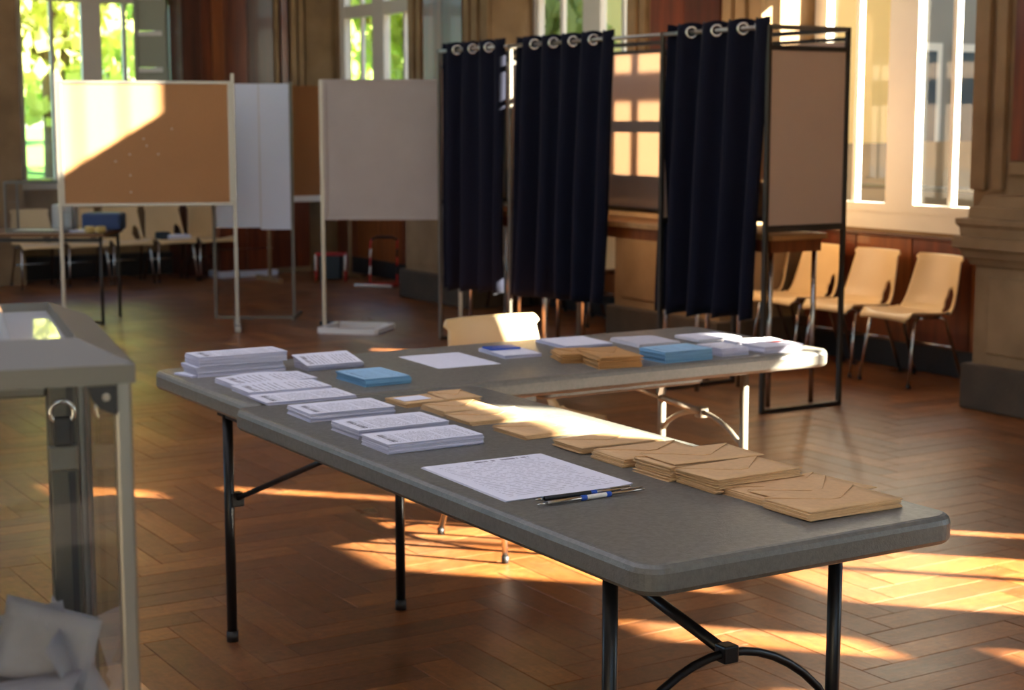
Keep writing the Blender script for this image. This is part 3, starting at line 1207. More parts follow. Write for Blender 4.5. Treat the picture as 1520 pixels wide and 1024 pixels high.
def _bo():
    for i, y in enumerate(YS):
        for x in (XB, XBB):
            MB().box(x - .012, x + .012, y - .012, y + .012, .0, HB, .003).build('post', 'dark_steel' if i < 2 else 'aluminium_dull', BO)
        MB().bar((XB, y, .012), (XBB, y, .012), .024, .02).build('floor_rail', 'dark_steel', BO)
        MB().bar((XB, y, .955), (XBB, y, .955), .022, .032).build('panel_rail', 'dark_steel', BO)
        MB().bar((XB, y, HB - .012), (XBB, y, HB - .012), .024, .024).build('top_rail', 'aluminium_dull', BO)
        MB().bar((XB, y, HB - .115), (XBB, y, HB - .115), .022, .024).build('panel_rail', 'dark_steel', BO)
        sp = MB().box(XB + (.11 if i == 2 else .016), XBB - .016, y - .004, y + .004, .972, HB - .128).build('side_panel', 'tan_panel', BO)
    for i in range(3):
        y0, y1 = YS[i], YS[i + 1]
        MB().tube([(XB, y0, HB - .012), (XB, y1, HB - .012)], .0115, 10).build('curtain_rod', 'aluminium', BO)
        MB().bar((XBB, y0, HB - .012), (XBB, y1, HB - .012), .024, .024).build('top_rail', 'dark_steel', BO)
        MB().bar((XBB, y0, HB - .06), (XBB, y1, HB - .06), .02, .02).build('panel_rail', 'dark_steel', BO)
        MB().bar((XBB, y0, .955), (XBB, y1, .955), .02, .026).build('panel_rail', 'dark_steel', BO)
        bp = MB().box(XBB - .004, XBB + .004, y0 + .016, y1 - .016, 1.17, HB - .072).build('back_panel', 'tan_panel', BO)
        MB().box(XBB - .004, XBB + .004, y0 + .016, y1 - .016, .968, 1.168).build('back_panel', 'grey_board', BO)
        if i == 1:
            MB().box(XBB - .009, XBB - .0045, y0 + .06, y0 + 1.25, 1.435, 1.505).build('tape_strip', 'grey_tape', BO)


under(BO, _bo)

# writing shelves inside the booths
for (ya, yb, lab) in ((6.56, 7.29, 'wooden writing table inside the right booth'), (7.46, 8.88, 'wooden writing table with metal legs inside the wide middle booth'), (9.06, 9.82, 'wooden writing table inside the left booth')):
    t = thing('writing_table', lab, 'table', (5.80, (ya + yb) / 2, 0))
    h = (yb - ya) / 2
    MB().box(-.19, .19, -h, h, .885, .915, .004).build('table_top', 'wood_table', t)
    MB().box(-.17, .17, -h + .03, h - .03, .82, .885).build('apron', 'wood_amber', t)
    for sx in (-.15, .15):
        for sy in (-h + .06, h - .06):
            MB().tube([(sx, sy, 0), (sx, sy, .82)], .014, 10).build('leg', 'chrome', t)


# ---- curtains
def curtain(label, yt0, yt1, yb0, yb1, zb0, zb1, folds, seed, amp=.045):
    """hangs from the rod between yt0 and yt1 (far to near); folds = number of waves"""
    r = random.Random(seed)
    t = thing('curtain', label, 'curtain', (XB, (yt0 + yt1) / 2, 0), 0, 'navy booth curtains')
    oy = (yt0 + yt1) / 2
    NU, NV = folds * 16, 30
    ph = [r.uniform(-.25, .25) for _ in range(folds + 2)]
    am = [r.uniform(.75, 1.2) for _ in range(folds + 2)]
    bm = bmesh.new()
    gr = []
    for j in range(NV + 1):
        v = j / NV
        row = []
        for i in range(NU + 1):
            u = i / NU
            w = u * folds
            k = min(int(w), folds - 1)
            a = amp * (am[k] * (1 - (w - k)) + am[k + 1] * (w - k))
            sw = math.sin(2 * math.pi * w)
            ex = 1 - .25 * min(1, v * 5)
            sw = math.copysign(abs(sw) ** ex, sw)
            x = a * sw * (.85 + .35 * v) + v * (.018 * math.sin(9 * u + seed) + .010 * math.sin(5 * v + 7 * u + seed))
            y = (yt0 + (yt1 - yt0) * u) * (1 - v) + (yb0 + (yb1 - yb0) * u) * v
            y += .012 * v * math.sin(2 * math.pi * w * 1 + 1.2 + ph[k] * 4)
            ztop = HB + .035 + .006 * math.cos(4 * math.pi * w)
            zb = zb0 + (zb1 - zb0) * u + .008 * math.sin(2 * math.pi * w + seed)
            z = ztop + (zb - ztop) * v
            row.append(bm.verts.new((x, y - oy, z)))
        gr.append(row)
    for j in range(NV):
        for i in range(NU):
            f = bm.faces.new((gr[j][i], gr[j][i + 1], gr[j + 1][i + 1], gr[j + 1][i]))
            f.smooth = True
    me = bpy.data.meshes.new('cloth')
    bm.to_mesh(me)
    bm.free()
    o = place('cloth', me, 'navy_fabric', t)
    md = o.modifiers.new('thick', 'SOLIDIFY')
    md.thickness = .003
    # grommets where the cloth crosses the rod
    for q in range(1, folds * 2):
        w = q / 2
        k = min(int(w), folds - 1)
        av = amp * (am[k] * (1 - (w - k)) + am[k + 1] * (w - k)) * .85
        dx = av * 2 * math.pi * math.cos(2 * math.pi * w)
        dy = (yt1 - yt0) / folds
        nrm = Vector((dy, -dx, 0)).normalized()
        c0 = Vector((0, yt0 + (yt1 - yt0) * w / folds - oy, HB - .012))
        a = Vector((0, 0, 1))
        b = nrm.cross(a)
        ring = [c0 + (a * math.cos(2 * math.pi * s_ / 18) + b * math.sin(2 * math.pi * s_ / 18)) * .028 for s_ in range(18)]
        MB().tube(ring, .0085, 6, closed=True).build('grommet', 'chrome', t)
    return t


curtain('navy curtain closing the left booth, sunlit near its top', 9.86, 9.03, 9.87, 9.04, .36, .40, 4, 1, .05)
curtain('navy curtain of the wide middle booth, pushed to the left', 8.90, 7.83, 8.95, 7.93, .405, .44, 5, 4, .05)
curtain('navy curtain of the right booth nearest the viewer', 7.33, 6.47, 7.42, 6.56, .44, .485, 4, 7, .055)

# ---- boards
RT = Vector((math.cos(YAW), -math.sin(YAW), 0))


def board(name, label, cat, p_right, width, z0, z1, zpost, m_panel, m_post, rz=None, frame='aluminium', left_post=True, base=True, back=None):
    """free-standing board; p_right = foot of the right post, board runs to the left"""
    rz = -YAW if rz is None else rz
    t = thing(name, label, cat, (p_right[0], p_right[1], 0), rz, 'free-standing boards')
    w = width
    MB().box(-w + .02, -.02, -.012, .012, z0 + .018, z1 - .018).build('panel', m_panel, t)
    for (x0, x1, a, b) in ((-w, -.0, z0, z0 + .022), (-w, 0, z1 - .022, z1), (-w, -w + .022, z0 + .022, z1 - .022), (-.022, 0, z0 + .022, z1 - .022)):
        MB().box(x0, x1, -.018, .018, a, b, .002).build('frame_edge', frame, t)
    for x in ([-w - .014] if left_post else []) + [.014]:
        MB().box(x - .014, x + .014, -.016, .016, .02, zpost, .003).build('post', m_post, t)
        if base:
            MB().box(x - .022, x + .022, -.26, .30, 0, .036, .006).build('foot', m_post, t)
    return t


b1 = board('pin_board', 'brown cork board on white posts, upper left part in sun', 'board', (4.527, 11.261), 1.20, .90, 1.79, 1.845, 'cork', 'aluminium', rz=-YAW + .18)
for (x, z) in ((-.62, 1.38), (-.60, 1.33), (-.72, 1.27), (-.52, 1.27), (-.82, 1.22), (-.72, 1.12), (-.42, 1.45), (-.72, 1.0)):
    MB().tube([(x, -.013, z), (x, -.02, z)], .006, 8).build('pin', 'white_paint', b1)
# white folded panel behind it
t = thing('white_screen', 'white folded partition panel behind the cork board', 'screen', (5.134, 11.575, 0), -YAW, 'free-standing boards')
MB().box(-.60, -.245, -.006, .006, .70, 1.785, .002).build('panel', 'white_board', t)
MB().box(-.238, -.012, -.006, .006, .685, 1.785, .002).build('panel', 'white_board', t)
MB().box(-.245, -.238, -.010, .010, .69, 1.785).build('hinge_strip', 'white_paint', t)
for x in (0, -.60):
    MB().box(x - .011, x + .011, -.012, .012, 0, 1.80 if x == 0 else 1.79, .002).build('post', 'aluminium_dull', t)
MB().bar((-.60, 0, .012), (0, 0, .012), .018, .018).build('floor_rail', 'aluminium_dull', t)
MB().box(-.011, .011, -.10, .40, 0, .02, .003).build('foot', 'aluminium_dull', t)
# brown board far behind
t = board('pin_board', 'dark brown pin board far back between white panel and grey board', 'board', (7.02, 14.5), .82, .80, 1.84, 1.84, 'cork_dark', 'stone', rz=0, frame='cork_dark')
MB().box(-.82, 0, -.05, .02, .745, .80, .004).build('tray', 'white_paint', t)
# grey board with square floor frame
t = board('white_board', 'large plain grey-white board in the centre, left of the curtains', 'board', (5.86, 10.30), .96, .80, 1.80, 1.80, 'grey_board', 'aluminium', frame='grey_board', base=False)
t.location = (5.045 + .96 * RT.x, 10.805 + .96 * RT.y, 0)
fr = thing('floor_frame', 'square white tube frame lying on the floor by the grey board', 'frame', (5.215, 10.66, 0), math.radians(-45))
for (a, b) in (((-.21, -.19), (.21, -.19)), ((.21, -.19), (.21, .19)), ((.21, .19), (-.21, .19)), ((-.21, .19), (-.21, -.19))):
    MB().bar((a[0], a[1], .02), (b[0], b[1], .02), .04, .04).build('tube', 'white_paint', fr)
MB().bar((-.21, .19, .02), (-.36, .23, .02), .03, .03).build('foot_bar', 'black_base', fr)

# ---- far side table with a small clear urn
LT = thing('side_table', 'brown topped table with metal legs at the far left', 'table', (3.777, 11.98, 0), -YAW)
MB().box(-1.30, .02, -.03, .58, .655, .682, .004).build('table_top', 'brown_laminate', LT)
for x in (-1.24, -.012):
    for y in (.0, .54):
        MB().tube([(x, y, 0), (x, y, .655)], .012, 10).build('leg', 'dark_steel', LT)
MB().tube([(-.36, .0, .014), (-.012, .0, .014)], .011, 8).build('foot_bar', 'dark_steel', LT)
for y in (.0, .54):
    MB().bar((-1.24, y, .63), (-.012, y, .63), .02, .03).build('apron', 'dark_steel', LT)
LM = Matrix.Translation((3.777, 11.98, 0)) @ Matrix.Rotation(-YAW, 4, 'Z')


def urn(name, label, M, w, d, h, pw, m_frame):
    """clear ballot box: posts, rails, panes, lid"""
    t = thing(name, label, 'ballot box')
    t.matrix_world = M
    for x in (0, -w):
        for y in (0, d):
            MB().box(x - pw / 2, x + pw / 2, y - pw / 2, y + pw / 2, 0, h, .003).build('post', m_frame, t)
    for z in (pw / 2, h - pw / 2):
        for y in (0, d):
            MB().bar((-w, y, z), (0, y, z), pw, pw).build('rail', m_frame, t)
        for x in (0, -w):
            MB().bar((x, 0, z), (x, d, z), pw, pw).build('rail', m_frame, t)
    e = .003
    for y in (0, d):
        MB().box(-w + pw / 2, -pw / 2, y - e, y + e, pw, h - pw).build('pane', 'clear_acrylic', t)
    for x in (0, -w):
        MB().box(x - e, x + e, pw / 2, d - pw / 2, pw, h - pw).build('pane', 'clear_acrylic', t)
    return t


u2 = urn('ballot_box', 'small clear ballot box on the far side table', LM @ Matrix.Translation((-.30, .04, .682)), .42, .30, .38, .016, 'aluminium_dull')
MB().box(-.42, 0, 0, .30, .381, .389).build('lid', 'clear_acrylic', u2)
MB().box(-.40, -.02, .02, .28, .002, .012).build('base_plate', 'white_paint', u2)


def on_lt(x, y, z):
    return LM @ Vector((x, y, z))


o = MB().box(-.15, .15, -.1, .1, 0, .13, .02).build('storage_box', 'deep_blue', label='dark blue box on the far side table', cat='box')
o.location = on_lt(-.08, .40, .682)
o.rotation_euler = (0, 0, -YAW)
o = MB().box(-.09, .09, -.06, .06, 0, .19, .01).build('cream_carton', 'white_paint', label='cream carton on the far side table behind the urn', cat='carton')
o.location = on_lt(-.40, .50, .682)
o.rotation_euler = (0, 0, -YAW)
for i, (x, y) in enumerate(((-.10, .045), (-.02, .05))):
    o = MB().box(-.035, .035, -.03, .03, 0, .05, .012).build('sponge', 'yellow_print', label=['pale yellow block near the table front by the blue box', 'pale yellow block right beside the first one'][i], cat='block')
    o.location = on_lt(x, y, .682)
o = MB().box(-.13, .13, -.09, .09, 0, .012, .003).build('paper_bundle', 'paper', label='loose white papers in front of the small urn', cat='papers')
o.location = on_lt(-.16, .19, .682)

# ---- red and white frames and bin under the far corner window
t = thing('waste_bin', 'dark bin in a red and white tube frame by the far wall', 'bin', (6.71, 14.25, 0), -.5)
MB().rings([[(x, y, z) for x, y in rrect(-.10 - e, .10 + e, -.09 - e, .09 + e, .03, 4)] for z, e in ((.02, 0), (.24, .012), (.245, .012))]).build('body', 'dark_teal', t)
for s in (-1, 1):
    MB().tube([(s * .14, -.10, 0), (s * .14, -.10, .10)], .011, 8).build('frame_leg', 'red_paint', t)
    MB().tube([(s * .14, -.10, .10), (s * .14, -.10, .25)], .011, 8).build('frame_leg', 'white_paint', t)
    MB().tube([(s * .14, .10, 0), (s * .14, .10, .25)], .011, 8).build('frame_leg', 'red_paint', t)
MB().tube([(-.14, -.10, .25), (.14, -.10, .25), (.14, .10, .25), (-.14, .10, .25)], .011, 8, closed=True).build('top_ring', 'red_paint', t)
t = thing('hand_trolley', 'red and white hand trolley leaning by the wood panelling', 'trolley', (6.86, 13.52, 0), -.9)
for k in range(5):
    MB().tube([(-.10, 0, .02 + k * .08), (-.10 + .002 * k, .004 * k, .10 + k * .08)], .011, 8).build('upright', 'red_paint' if k % 2 == 0 else 'white_paint', t)
    MB().tube([(.12, .12, .02 + k * .08), (.12, .12 + .004 * k, .10 + k * .08)], .011, 8).build('upright', 'red_paint' if k % 2 == 0 else 'black_metal', t)
MB().tube([(-.092, .016, .42), (-.06, .04, .445), (.08, .10, .445), (.12, .136, .42)], .011, 8).build('handle', 'black_metal', t)
MB().box(-.16, .16, -.12, .14, 0, .02, .004).build('base_plate', 'red_paint', t)
MB().tube([(-.2, -.13, .014), (.18, -.13, .014)], .013, 8).build('base_bar', 'white_paint', t)

# ================================================================== FOREGROUND BALLOT BOX ON ITS TABLE
WT = thing('wooden_table', 'light wooden table under the foreground ballot box', 'table', (.15, 1.6, 0))
MB().box(-.75, .55, -.72, .60, .715, .74, .004).build('table_top', 'wood_table', WT)
for x in (-.70, .50):
    for y in (-.67, .55):
        MB().box(x - .025, x + .025, y - .025, y + .025, 0, .715, .003).build('leg', 'wood_table', WT)
for y in (-.67, .55):
    MB().box(-.675, .475, y - .012, y + .012, .64, .715).build('apron', 'wood_table', WT)

dirY = Vector((.085, .419, 0)).normalized()
dirX = Vector((dirY.y, -dirY.x, 0))
BM = Matrix(((dirX.x, dirY.x, 0, .520), (dirX.y, dirY.y, 0, 1.600), (0, 0, 1, .74), (0, 0, 0, 1)))
BWd, BDp, BH, PWD = .46, .43, .514, .017
mat('aluminium_grey', srgb(140, 136, 128), .4, metal=.8)
u1 = urn('ballot_box', 'large clear ballot box with aluminium frame in the left foreground', BM, BWd, BDp, BH, PWD, 'aluminium_grey')
MB().box(-BWd, 0, 0, BDp, .0, .012).build('base_plate', 'black_plastic', u1)
# bevelled lid frame
lv = [(BH - .016, -.012), (BH + .003, -.012), (BH + .026, .040), (BH + .014, .044)]
out, inn = [], []
for z, i in lv:
    out.append([(-BWd + i, i, z), (-i, i, z), (-i, BDp - i, z), (-BWd + i, BDp - i, z)])
MB().rings(out, cap=False).build('lid_frame', 'aluminium_dull', u1)
MB().box(-BWd + .038, -.038, .038, BDp - .038, BH + .012, BH + .016).build('lid_pane', 'acrylic_sheen_haze', u1)
MB().rings([[(x, y, z) for x, y in rrect(-BWd + .09 + i, -.10 - i, .10 + i, BDp - .07 - i, .03, 5)] for z, i in ((BH + .016, 0), (BH + .044, .006), (BH + .048, .014))]).build('slot_housing', 'acrylic_sheen_haze', u1)
# corner bracket and screw on the near face
for xs in (-1,):
    MB().rings([[(-.008, y, BH - .017), (-.036, y, BH - .017), (-.032, y, BH - .030), (-.024, y, BH - .040), (-.008, y, BH - .048)] for y in (-.016, -.012)]).build('corner_bracket', 'black_plastic', u1)
    MB().tube([(-.018, -.020, BH - .028), (-.018, -.012, BH - .028)], .004, 10).build('screw', 'chrome', u1)
# lock column inside the far right corner
mat('olive_metal', srgb(86, 82, 72), .45, metal=.5)
MB().box(-.046, -.010, BDp - .045, BDp - .010, .015, BH - .03, .003).build('lock_column', 'olive_metal', u1)
MB().box(-.024, -.016, BDp - .047, BDp - .045, .02, BH - .05).build('column_groove', 'black_plastic', u1)
ring = [(-.030 + .014 * math.cos(a * math.pi / 9), BDp - .056, BH - .108 + .014 * math.sin(a * math.pi / 9)) for a in range(18)]
MB().tube(ring, .0035, 8, closed=True).build('lock_ring', 'chrome', u1)
MB().box(-.041, -.019, BDp - .060, BDp - .046, BH - .150, BH - .114, .003).build('lock_body', 'black_plastic', u1)
MB().box(-.048, -.012, BDp - .056, BDp - .044, BH - .182, BH - .150, .003).build('lock_clip', 'aluminium_dull', u1)
MB().box(-.20, -.046, BDp - .035, BDp - .012, BH - .092, BH - .03, .004).build('lock_plate', 'aluminium_dull', u1)
MB().tube([(-.078, BDp - .060, BH - .062), (-.078, BDp - .035, BH - .062)], .015, 16).build('counter_knob', 'black_plastic', u1)
MB().tube([(-.078, BDp - .064, BH - .062), (-.078, BDp - .058, BH - .062)], .010, 16).build('knob_face', 'chrome', u1)


# ================================================================== ENVELOPES AND PAPERS
def envelope_mesh(w, d, seed, thick=.0024, flap=True):
    """puffed envelope: w along x, d along y, lying flat"""
    r = random.Random(seed)
    nx, ny = 8, 5
    bm = bmesh.new()
    T, B = [], []
    wob = [r.uniform(-1, 1) for _ in range(6)]
    for j in range(ny + 1):
        rt, rb = [], []
        for i in range(nx + 1):
            u, v = i / nx, j / ny
            x, y = (u - .5) * w, (v - .5) * d
            bulge = math.sin(math.pi * u) ** .6 * math.sin(math.pi * v) ** .6
            base = .0006 * (wob[0] * math.sin(5 * u + wob[1]) + wob[2] * math.sin(4 * v + wob[3]))
            edge = i in (0, nx) or j in (0, ny)
            rt.append(bm.verts.new((x, y, base + thick * (.62 + .38 * bulge))))
            rb.append(bm.verts.new((x, y, base + (0 if edge else 0))))
        T.append(rt)
        B.append(rb)
    for j in range(ny):
        for i in range(nx):
            f = bm.faces.new((T[j][i], T[j][i + 1], T[j + 1][i + 1], T[j + 1][i]))
            f.smooth = True
            bm.faces.new((B[j][i], B[j + 1][i], B[j + 1][i + 1], B[j][i + 1]))
    for i in range(nx):
        bm.faces.new((B[0][i], B[0][i + 1], T[0][i + 1], T[0][i]))
        bm.faces.new((B[ny][i + 1], B[ny][i], T[ny][i], T[ny][i + 1]))
    for j in range(ny):
        bm.faces.new((B[j + 1][0], B[j][0], T[j][0], T[j + 1][0]))
        bm.faces.new((B[j][nx], B[j + 1][nx], T[j + 1][nx], T[j][nx]))
    me = bpy.data.meshes.new('envelope')
    bm.to_mesh(me)
    bm.free()
    return me


ENV = [envelope_mesh(.235, .138, s) for s in range(5)]
for e_ in ENV:
    e_.materials.append(MATS['kraft'])
ENV_D = [envelope_mesh(.150, .135, 20 + s) for s in range(3)]
for e_ in ENV_D:
    e_.materials.append(MATS['kraft_dark'])


def flap_part(parent, w, d, t, m, notch=.56):
    """pointed closing flap lying on the top face"""
    z0, z1 = t * .80, t * 1.06
    pts = [(-w / 2 + .002, d / 2 - .001), (w / 2 - .002, d / 2 - .001), (.012, d / 2 - d * notch), (-.012, d / 2 - d * notch)]
    top = [(x, y, z1 + .0010) for x, y in pts]
    bot = [(x, y, z0) for x, y in pts]
    MB().rings([bot, top]).build('flap', m, parent)


ORD = ['first', 'second', 'third', 'fourth', 'fifth', 'sixth', 'seventh', 'eighth', 'ninth', 'tenth', 'eleventh', 'twelfth', 'thirteenth']


def env_stack(x, y, w, d, h, label, group, meshes, m, n=None, sx=1.0, sy=1.0, jitter=.004, rz=0.0, top_flap=True, thick=.0024):
    """x, y = near left corner of the footprint"""
    n = n or max(2, round(h / .0030))
    dz = h / n
    for k in range(n):
        me = meshes[rnd.randrange(len(meshes))]
        o = bpy.data.objects.new('envelope', me)
        COL.objects.link(o)
        top = k == n - 1
        o.scale = (sx, sy, max(.7, dz / thick * .98))
        o.location = (x + w / 2 + rnd.uniform(-jitter, jitter), y + d / 2 + rnd.uniform(-jitter, jitter), TZ + k * dz + .0002)
        o.rotation_euler = (0, 0, rz + rnd.uniform(-.018, .018))
        tag(o, ('topmost envelope of ' if top else 'bottom envelope of ' if k == 0 else 'envelope %s from top in ' % ORD[n - 1 - k]) + label, 'envelope', group)
        if top and top_flap:
            flap_part(o, .235 if meshes is ENV else .15, .138 if meshes is ENV else .135, thick, m)


G = 'kraft envelopes on the tables'
E_LIST = [  # x, y, w, d, h, label
    (2.085, 2.312, .240, .138, .0195, 'the kraft stack at the near end of the table'),
    (2.098, 2.463, .255, .135, .0140, 'the second kraft stack from the near table end'),
    (2.082, 2.588, .225, .138, .0290, 'the bulging third kraft stack from the near table end'),
    (2.072, 2.738, .225, .130, .0330, 'the tallest kraft stack, fourth from the near table end'),
    (2.072, 2.900, .225, .130, .0195, 'the low kraft stack before the tallest one'),
    (2.075, 3.072, .235, .125, .0165, 'the kraft stack right of the printed form, partly in sun'),
    (2.056, 3.292, .245, .150, .0115, 'the wide sunlit kraft stack by the inner table edge'),
    (2.040, 3.520, .215, .135, .0100, 'the sunlit kraft stack behind the wide one'),
    (2.046, 3.668, .160, .135, .0130, 'the small kraft stack level with the last ballots'),
    (2.022, 3.842, .135, .120, .0115, 'the labelled kraft stack where the two tables meet'),
    (2.150, 3.840, .105, .130, .0130, 'the narrow kraft stack touching the labelled one'),
]
for i, (x, y, w, d, h, lab) in enumerate(E_LIST):
    env_stack(x, y, w, d, h, lab, G, ENV, 'kraft', sx=w / .235, sy=d / .138, rz=[0, .02, -.02, .01, -.03, -.02, .02, 0, -.03, .04, -.06][i], top_flap=i not in (9,))
# loose top envelopes lying askew across two stacks
for (x, y, z, a, lab) in ((2.235, 2.475, .0158, .10, 'loose kraft envelope lying askew on the second stack from the near end'),
                          (2.205, 2.80, .0350, -.06, 'loose kraft envelope lying on the tallest stack'),
                          (2.190, 2.655, .0310, .05, 'loose kraft envelope lying on the bulging third stack')):
    o = bpy.data.objects.new('envelope', ENV[2])
    COL.objects.link(o)
    o.location = (x, y, TZ + z)
    o.rotation_euler = (0, 0, a)
    tag(o, lab, 'envelope', G)
    flap_part(o, .235, .138, .0024, 'kraft', .62)
# white address label on the labelled stack
o = MB().box(-.042, .042, -.032, .032, 0, .0006).build('address_label', 'print_sparse', label='white address label lying on the labelled kraft stack', cat='label')
o.location = (2.075, 3.905, TZ + .0125)
o.rotation_euler = (0, 0, .05)

env_stack(2.845, 4.285, .10, .135, .030, 'the left kraft pile on the cross table', 'kraft envelopes on the cross table', ENV_D, 'kraft_dark', n=9, sx=.72, sy=1.0, rz=-.35, jitter=.006)
env_stack(2.880, 4.130, .145, .215, .036, 'the right kraft pile on the cross table', 'kraft envelopes on the cross table', ENV_D, 'kraft_dark', n=11, sx=.97, sy=1.6, rz=-.22, jitter=.006)


def paper_stack(label, x, y, w, d, h, m_side, m_top, rz=0.0, group='ballot paper stacks', wedge=0.0, seed=0, layers=None, spread=.0035, z=TZ, curl=0.0, cat='paper stack'):
    """ragged block of sheets as one stepped surface plus a printed top sheet; x, y = near left corner"""
    r = random.Random(seed + 100)
    t = thing('paper_stack', label, cat, (x + w / 2, y + d / 2, z), rz, group)
    n = layers or max(2, round(h / .0040))
    loops = []
    ox = oy = 0
    for k in range(n):
        ox = max(-.004, min(.004, ox + r.uniform(-spread, spread)))
        oy = max(-.004, min(.004, oy + r.uniform(-spread, spread)))
        sh = wedge * (k / n)
        for q in (.08, .92):
            zz = (k + q) * h / n
            ins = 0 if q == .08 else .0020
            y_near = -d / 2 + oy
            loops.append([(-w / 2 + ox + ins, y_near + ins, zz * (1 if not wedge else .45)), (w / 2 + ox - ins, y_near + ins, zz * (1 if not wedge else .45)),
                          (w / 2 + ox - ins, d / 2 + oy + sh - ins, zz), (-w / 2 + ox + ins, d / 2 + oy + sh - ins, zz)])
    MB().rings(loops).build('sheets', {'paper': 'paper_edge', 'paper_blue': 'paper_blue_edge'}.get(m_side, m_side), t)
    # top sheet with slight curl
    nx = 10
    top, uv = [], []
    me = bpy.data.meshes.new('top_sheet')
    vsx, fsx, uvx = [], [], []
    for j in range(4):
        for i in range(nx + 1):
            u, v = i / nx, j / 3
            zz = h * (1 if not wedge else (.45 + .55 * v))
            zz += .0006 + curl * (math.sin(math.pi * u) ** 2) * (v ** 2)
            vsx.append(((u - .5) * w + ox, -d / 2 + oy + v * (d + wedge), zz))
    for j in range(3):
        for i in range(nx):
            a = j * (nx + 1) + i
            fsx.append((a, a + 1, a + nx + 2, a + nx + 1))
            uvx += [(i / nx, j / 3), ((i + 1) / nx, j / 3), ((i + 1) / nx, (j + 1) / 3), (i / nx, (j + 1) / 3)]
    me.from_pydata(vsx, [], fsx)
    ul = me.uv_layers.new(name='UVMap')
    for i, q in enumerate(uvx):
        ul.data[i].uv = q
    o = place('top_sheet', me, m_top, t)
    return t


GB = 'white ballot stacks'
paper_stack('lower half of the tall white stack at the far left table corner', 1.735, 4.630, .285, .125, .030, 'paper', 'paper', group=GB, seed=1, spread=.004)
paper_stack('upper half of the tall white stack at the far left table corner', 1.746, 4.628, .285, .125, .028, 'paper', 'print_ballot', rz=-.01, group=GB, seed=2, z=TZ + .0312)
paper_stack('fanned white slips under the tall stack at the left table edge', 1.712, 4.655, .20, .10, .004, 'paper', 'paper', rz=.22, group=GB, seed=21, layers=3, spread=.01)
paper_stack('wedge-shaped white stack behind the tall stack', 2.068, 4.575, .19, .105, .038, 'paper', 'print_sparse', group=GB, seed=3, wedge=.012)
paper_stack('first low white stack at the left, touching the tall one', 1.742, 4.366, .262, .150, .014, 'paper', 'print_sparse', group=GB, seed=4, curl=.006)
paper_stack('second low white stack at the left, its top sheet curling', 1.730, 4.212, .250, .145, .0125, 'paper', 'print_sparse', rz=-.03, group=GB, seed=5, curl=.006)
paper_stack('thin printed white stack across the gap between the tables', 1.722, 4.060, .265, .145, .007, 'paper', 'print_ballot', rz=-.03, group=GB, seed=6)
paper_stack('printed white ballot stack third from the printed form', 1.716, 3.772, .240, .155, .021, 'paper', 'print_ballot', rz=-.03, group=GB, seed=7)
paper_stack('printed white ballot stack second from the printed form', 1.718, 3.502, .250, .155, .0235, 'paper', 'print_ballot', group=GB, seed=8)
paper_stack('printed white ballot stack nearest the printed form', 1.698, 3.308, .253, .145, .0225, 'paper', 'print_ballot', rz=-.02, group=GB, seed=9)
GC = 'papers on the cross table'
paper_stack('light blue paper stack beside the white stacks', 2.080, 4.208, .150, .195, .023, 'paper_blue', 'print_blue', group=GC, seed=10)
paper_stack('light blue paper stack near the sunlit table end', 3.099, 4.133, .190, .140, .036, 'paper_blue', 'print_blue', group=GC, seed=11)
paper_stack('low white stack with a blue card on top', 2.733, 4.478, .135, .205, .010, 'paper', 'paper', rz=-.1, group=GC, seed=12)
o = MB().box(-.055, .055, -.035, .035, 0, .006, .001).build('blue_card', 'blue_plastic', label='bright blue card on the low white stack', cat='card')
o.location = (2.80, 4.635, TZ + .0112)
o.rotation_euler = (0, 0, -.1)
paper_stack('low white stack behind the kraft piles', 3.025, 4.565, .185, .215, .010, 'paper', 'paper', rz=-.08, group=GC, seed=13)
paper_stack('low grey-white stack behind the light blue stack', 3.258, 4.470, .165, .20, .011, 'paper_grey', 'paper_grey', rz=-.1, group=GC, seed=14)
paper_stack('flat grey-white stack at the back right of the cross table', 3.495, 4.455, .180, .155, .012, 'paper_grey', 'paper', rz=-.06, group=GC, seed=15)
paper_stack('thin white slips sunlit at the right table end', 3.575, 4.345, .185, .085, .008, 'paper', 'paper', rz=-.2, group=GC, seed=16)
paper_stack('white stack right of the light blue stack, in sun', 3.352, 4.155, .110, .135, .026, 'paper', 'print_sparse', group=GC, seed=17)
paper_stack('white leaflet stack with a red mark at the right table end', 3.512, 4.142, .170, .120, .021, 'paper', 'paper', group=GC, seed=18)
o = MB().box(-.03, .03, -.018, .018, 0, .0008).build('red_flyer', 'red_paint', label='small red flyer on the leaflet stack at the table end', cat='flyer')
o.location = (3.645, 4.235, TZ + .0225)


def sheet(label, x0, x1, y0, y1, m, rz=0.0, z=TZ, n=1, cat='sheet of paper'):
    w, d = x1 - x0, y1 - y0
    t = thing('paper_sheet', label, cat, ((x0 + x1) / 2, (y0 + y1) / 2, z), rz)
    for k in range(n):
        me = bpy.data.meshes.new('sheet')
        vsx, fsx, uvx = [], [], []
        N = 8
        for j in range(N + 1):
            for i in range(N + 1):
                u, v = i / N, j / N
                zz = .0008 + k * .0011 + .003 * max(0, u - .8) ** 2 * 12 * (1 - v) * k
                vsx.append(((u - .5) * w + k * .0015, (v - .5) * d - k * .001, zz))
        top = len(vsx)
        for j in range(N):
            for i in range(N):
                a = j * (N + 1) + i
                fsx.append((a, a + 1, a + N + 2, a + N + 1))
                uvx += [(i / N, j / N), ((i + 1) / N, j / N), ((i + 1) / N, (j + 1) / N), (i / N, (j + 1) / N)]
        me.from_pydata(vsx, [], fsx)
        ul = me.uv_layers.new(name='UVMap')
        for i, q in enumerate(uvx):
            ul.data[i].uv = q
        o = place('sheet', me, m if k == n - 1 else 'paper', t)
        md = o.modifiers.new('thick', 'SOLIDIFY')
        md.thickness = .0005
        md.offset = -1
    return t


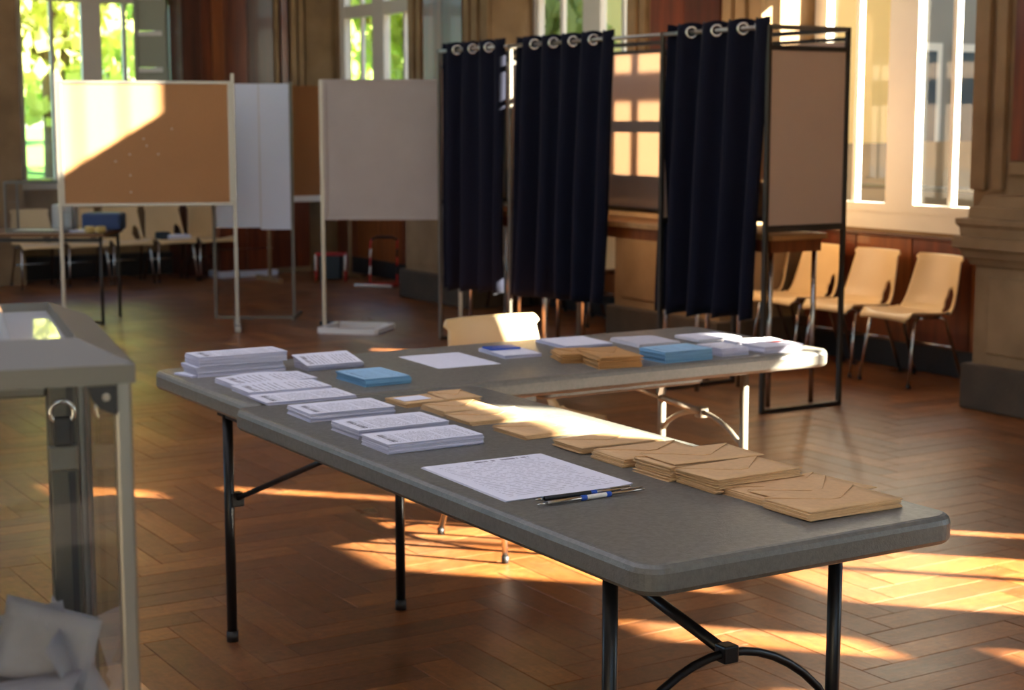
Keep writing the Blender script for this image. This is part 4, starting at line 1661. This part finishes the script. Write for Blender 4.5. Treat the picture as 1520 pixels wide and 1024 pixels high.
sheet('large printed form lying before the ballot stacks on the near table', 1.682, 1.987, 2.757, 3.135, 'print_form', rz=-.028, n=3)
sheet('single white sheet lying on the cross table near the blue stack', 2.445, 2.665, 4.405, 4.705, 'paper', rz=-.05)


# ---- two pens
def pen(label, a, b, body):
    a, b = Vector(a), Vector(b)
    L = (b - a).length
    ang = math.atan2(b.y - a.y, b.x - a.x)
    t = thing('ballpoint_pen', label, 'pen', a, ang)
    P = lambda s: (s * L, 0, 0)
    MB().tube([P(0), P(.02), P(.09)], [.0006, .0018, .0036], 12).build('tip', 'chrome', t)
    for (s0, s1, r, m, nm) in body:
        MB().tube([P(s0), P(s0 + .004), P(s1 - .004), P(s1)], [r * .9, r, r, r * .9], 14).build(nm, m, t)
    MB().box(L * .78, L * .985, -.0016, .0016, .0034, .0056, .0004).build('clip', 'chrome', t)
    return t


pen('black ballpoint pen with a blue ring beside the printed form', (1.727, 2.728, TZ + .0060), (1.955, 2.716, TZ + .0060),
    [(.09, .57, .0050, 'black_plastic', 'grip'), (.57, .63, .0054, 'blue_plastic', 'ring'), (.63, .96, .0036, 'chrome', 'barrel'), (.96, 1.0, .0024, 'chrome', 'button')])
pen('silver ballpoint pen with two blue rings, the nearer of two', (1.708, 2.690, TZ + .0060), (1.972, 2.694, TZ + .0060),
    [(.09, .40, .0042, 'chrome', 'grip'), (.40, .45, .0056, 'blue_plastic', 'ring'), (.45, .635, .0048, 'white_paint', 'barrel'), (.635, .68, .0054, 'blue_plastic', 'ring'), (.68, .97, .0034, 'chrome', 'barrel'), (.97, 1.0, .0024, 'chrome', 'button')])

# ---- envelopes inside the foreground ballot box
ENV_U = [envelope_mesh(.118, .084, 40 + s, .0014) for s in range(3)]
for e_ in ENV_U:
    e_.materials.append(MATS['urn_paper'])
posi = []
ru = random.Random(5)
for k in range(30):
    posi.append((ru.uniform(-.28, -.08), ru.uniform(.08, .34), .016 + k * .0036, (ru.uniform(-.09, .09), ru.uniform(-.09, .09), ru.uniform(-.5, .5))))
posi += [(-.072, .186, .172, (1.15, .12, -.62)), (-.098, .230, .160, (1.20, -.25, -.35)), (-.040, .235, .148, (.35, 1.15, .15)), (-.036, .165, .138, (.25, 1.1, -.15)),
         (-.150, .225, .150, (.75, .15, .30)), (-.105, .120, .135, (.30, -.20, -.45)), (-.185, .150, .132, (.25, .18, .3)), (-.055, .105, .122, (.2, .35, .6)), (-.060, .290, .150, (.9, .4, .2))]
BQ = BM.to_euler()
for i, (x, y, z, r3) in enumerate(posi):
    o = bpy.data.objects.new('ballot_envelope', ENV_U[i % 3])
    COL.objects.link(o)
    o.matrix_world = BM @ Matrix.Translation((x, y, z)) @ Euler(r3).to_matrix().to_4x4()
    lab = 'grey-white envelope lying in the heap inside the foreground ballot box'
    if i == 30:
        lab = 'grey-white envelope standing upright in front in the foreground ballot box'
    tag(o, lab, 'envelope', 'envelopes in the ballot box')
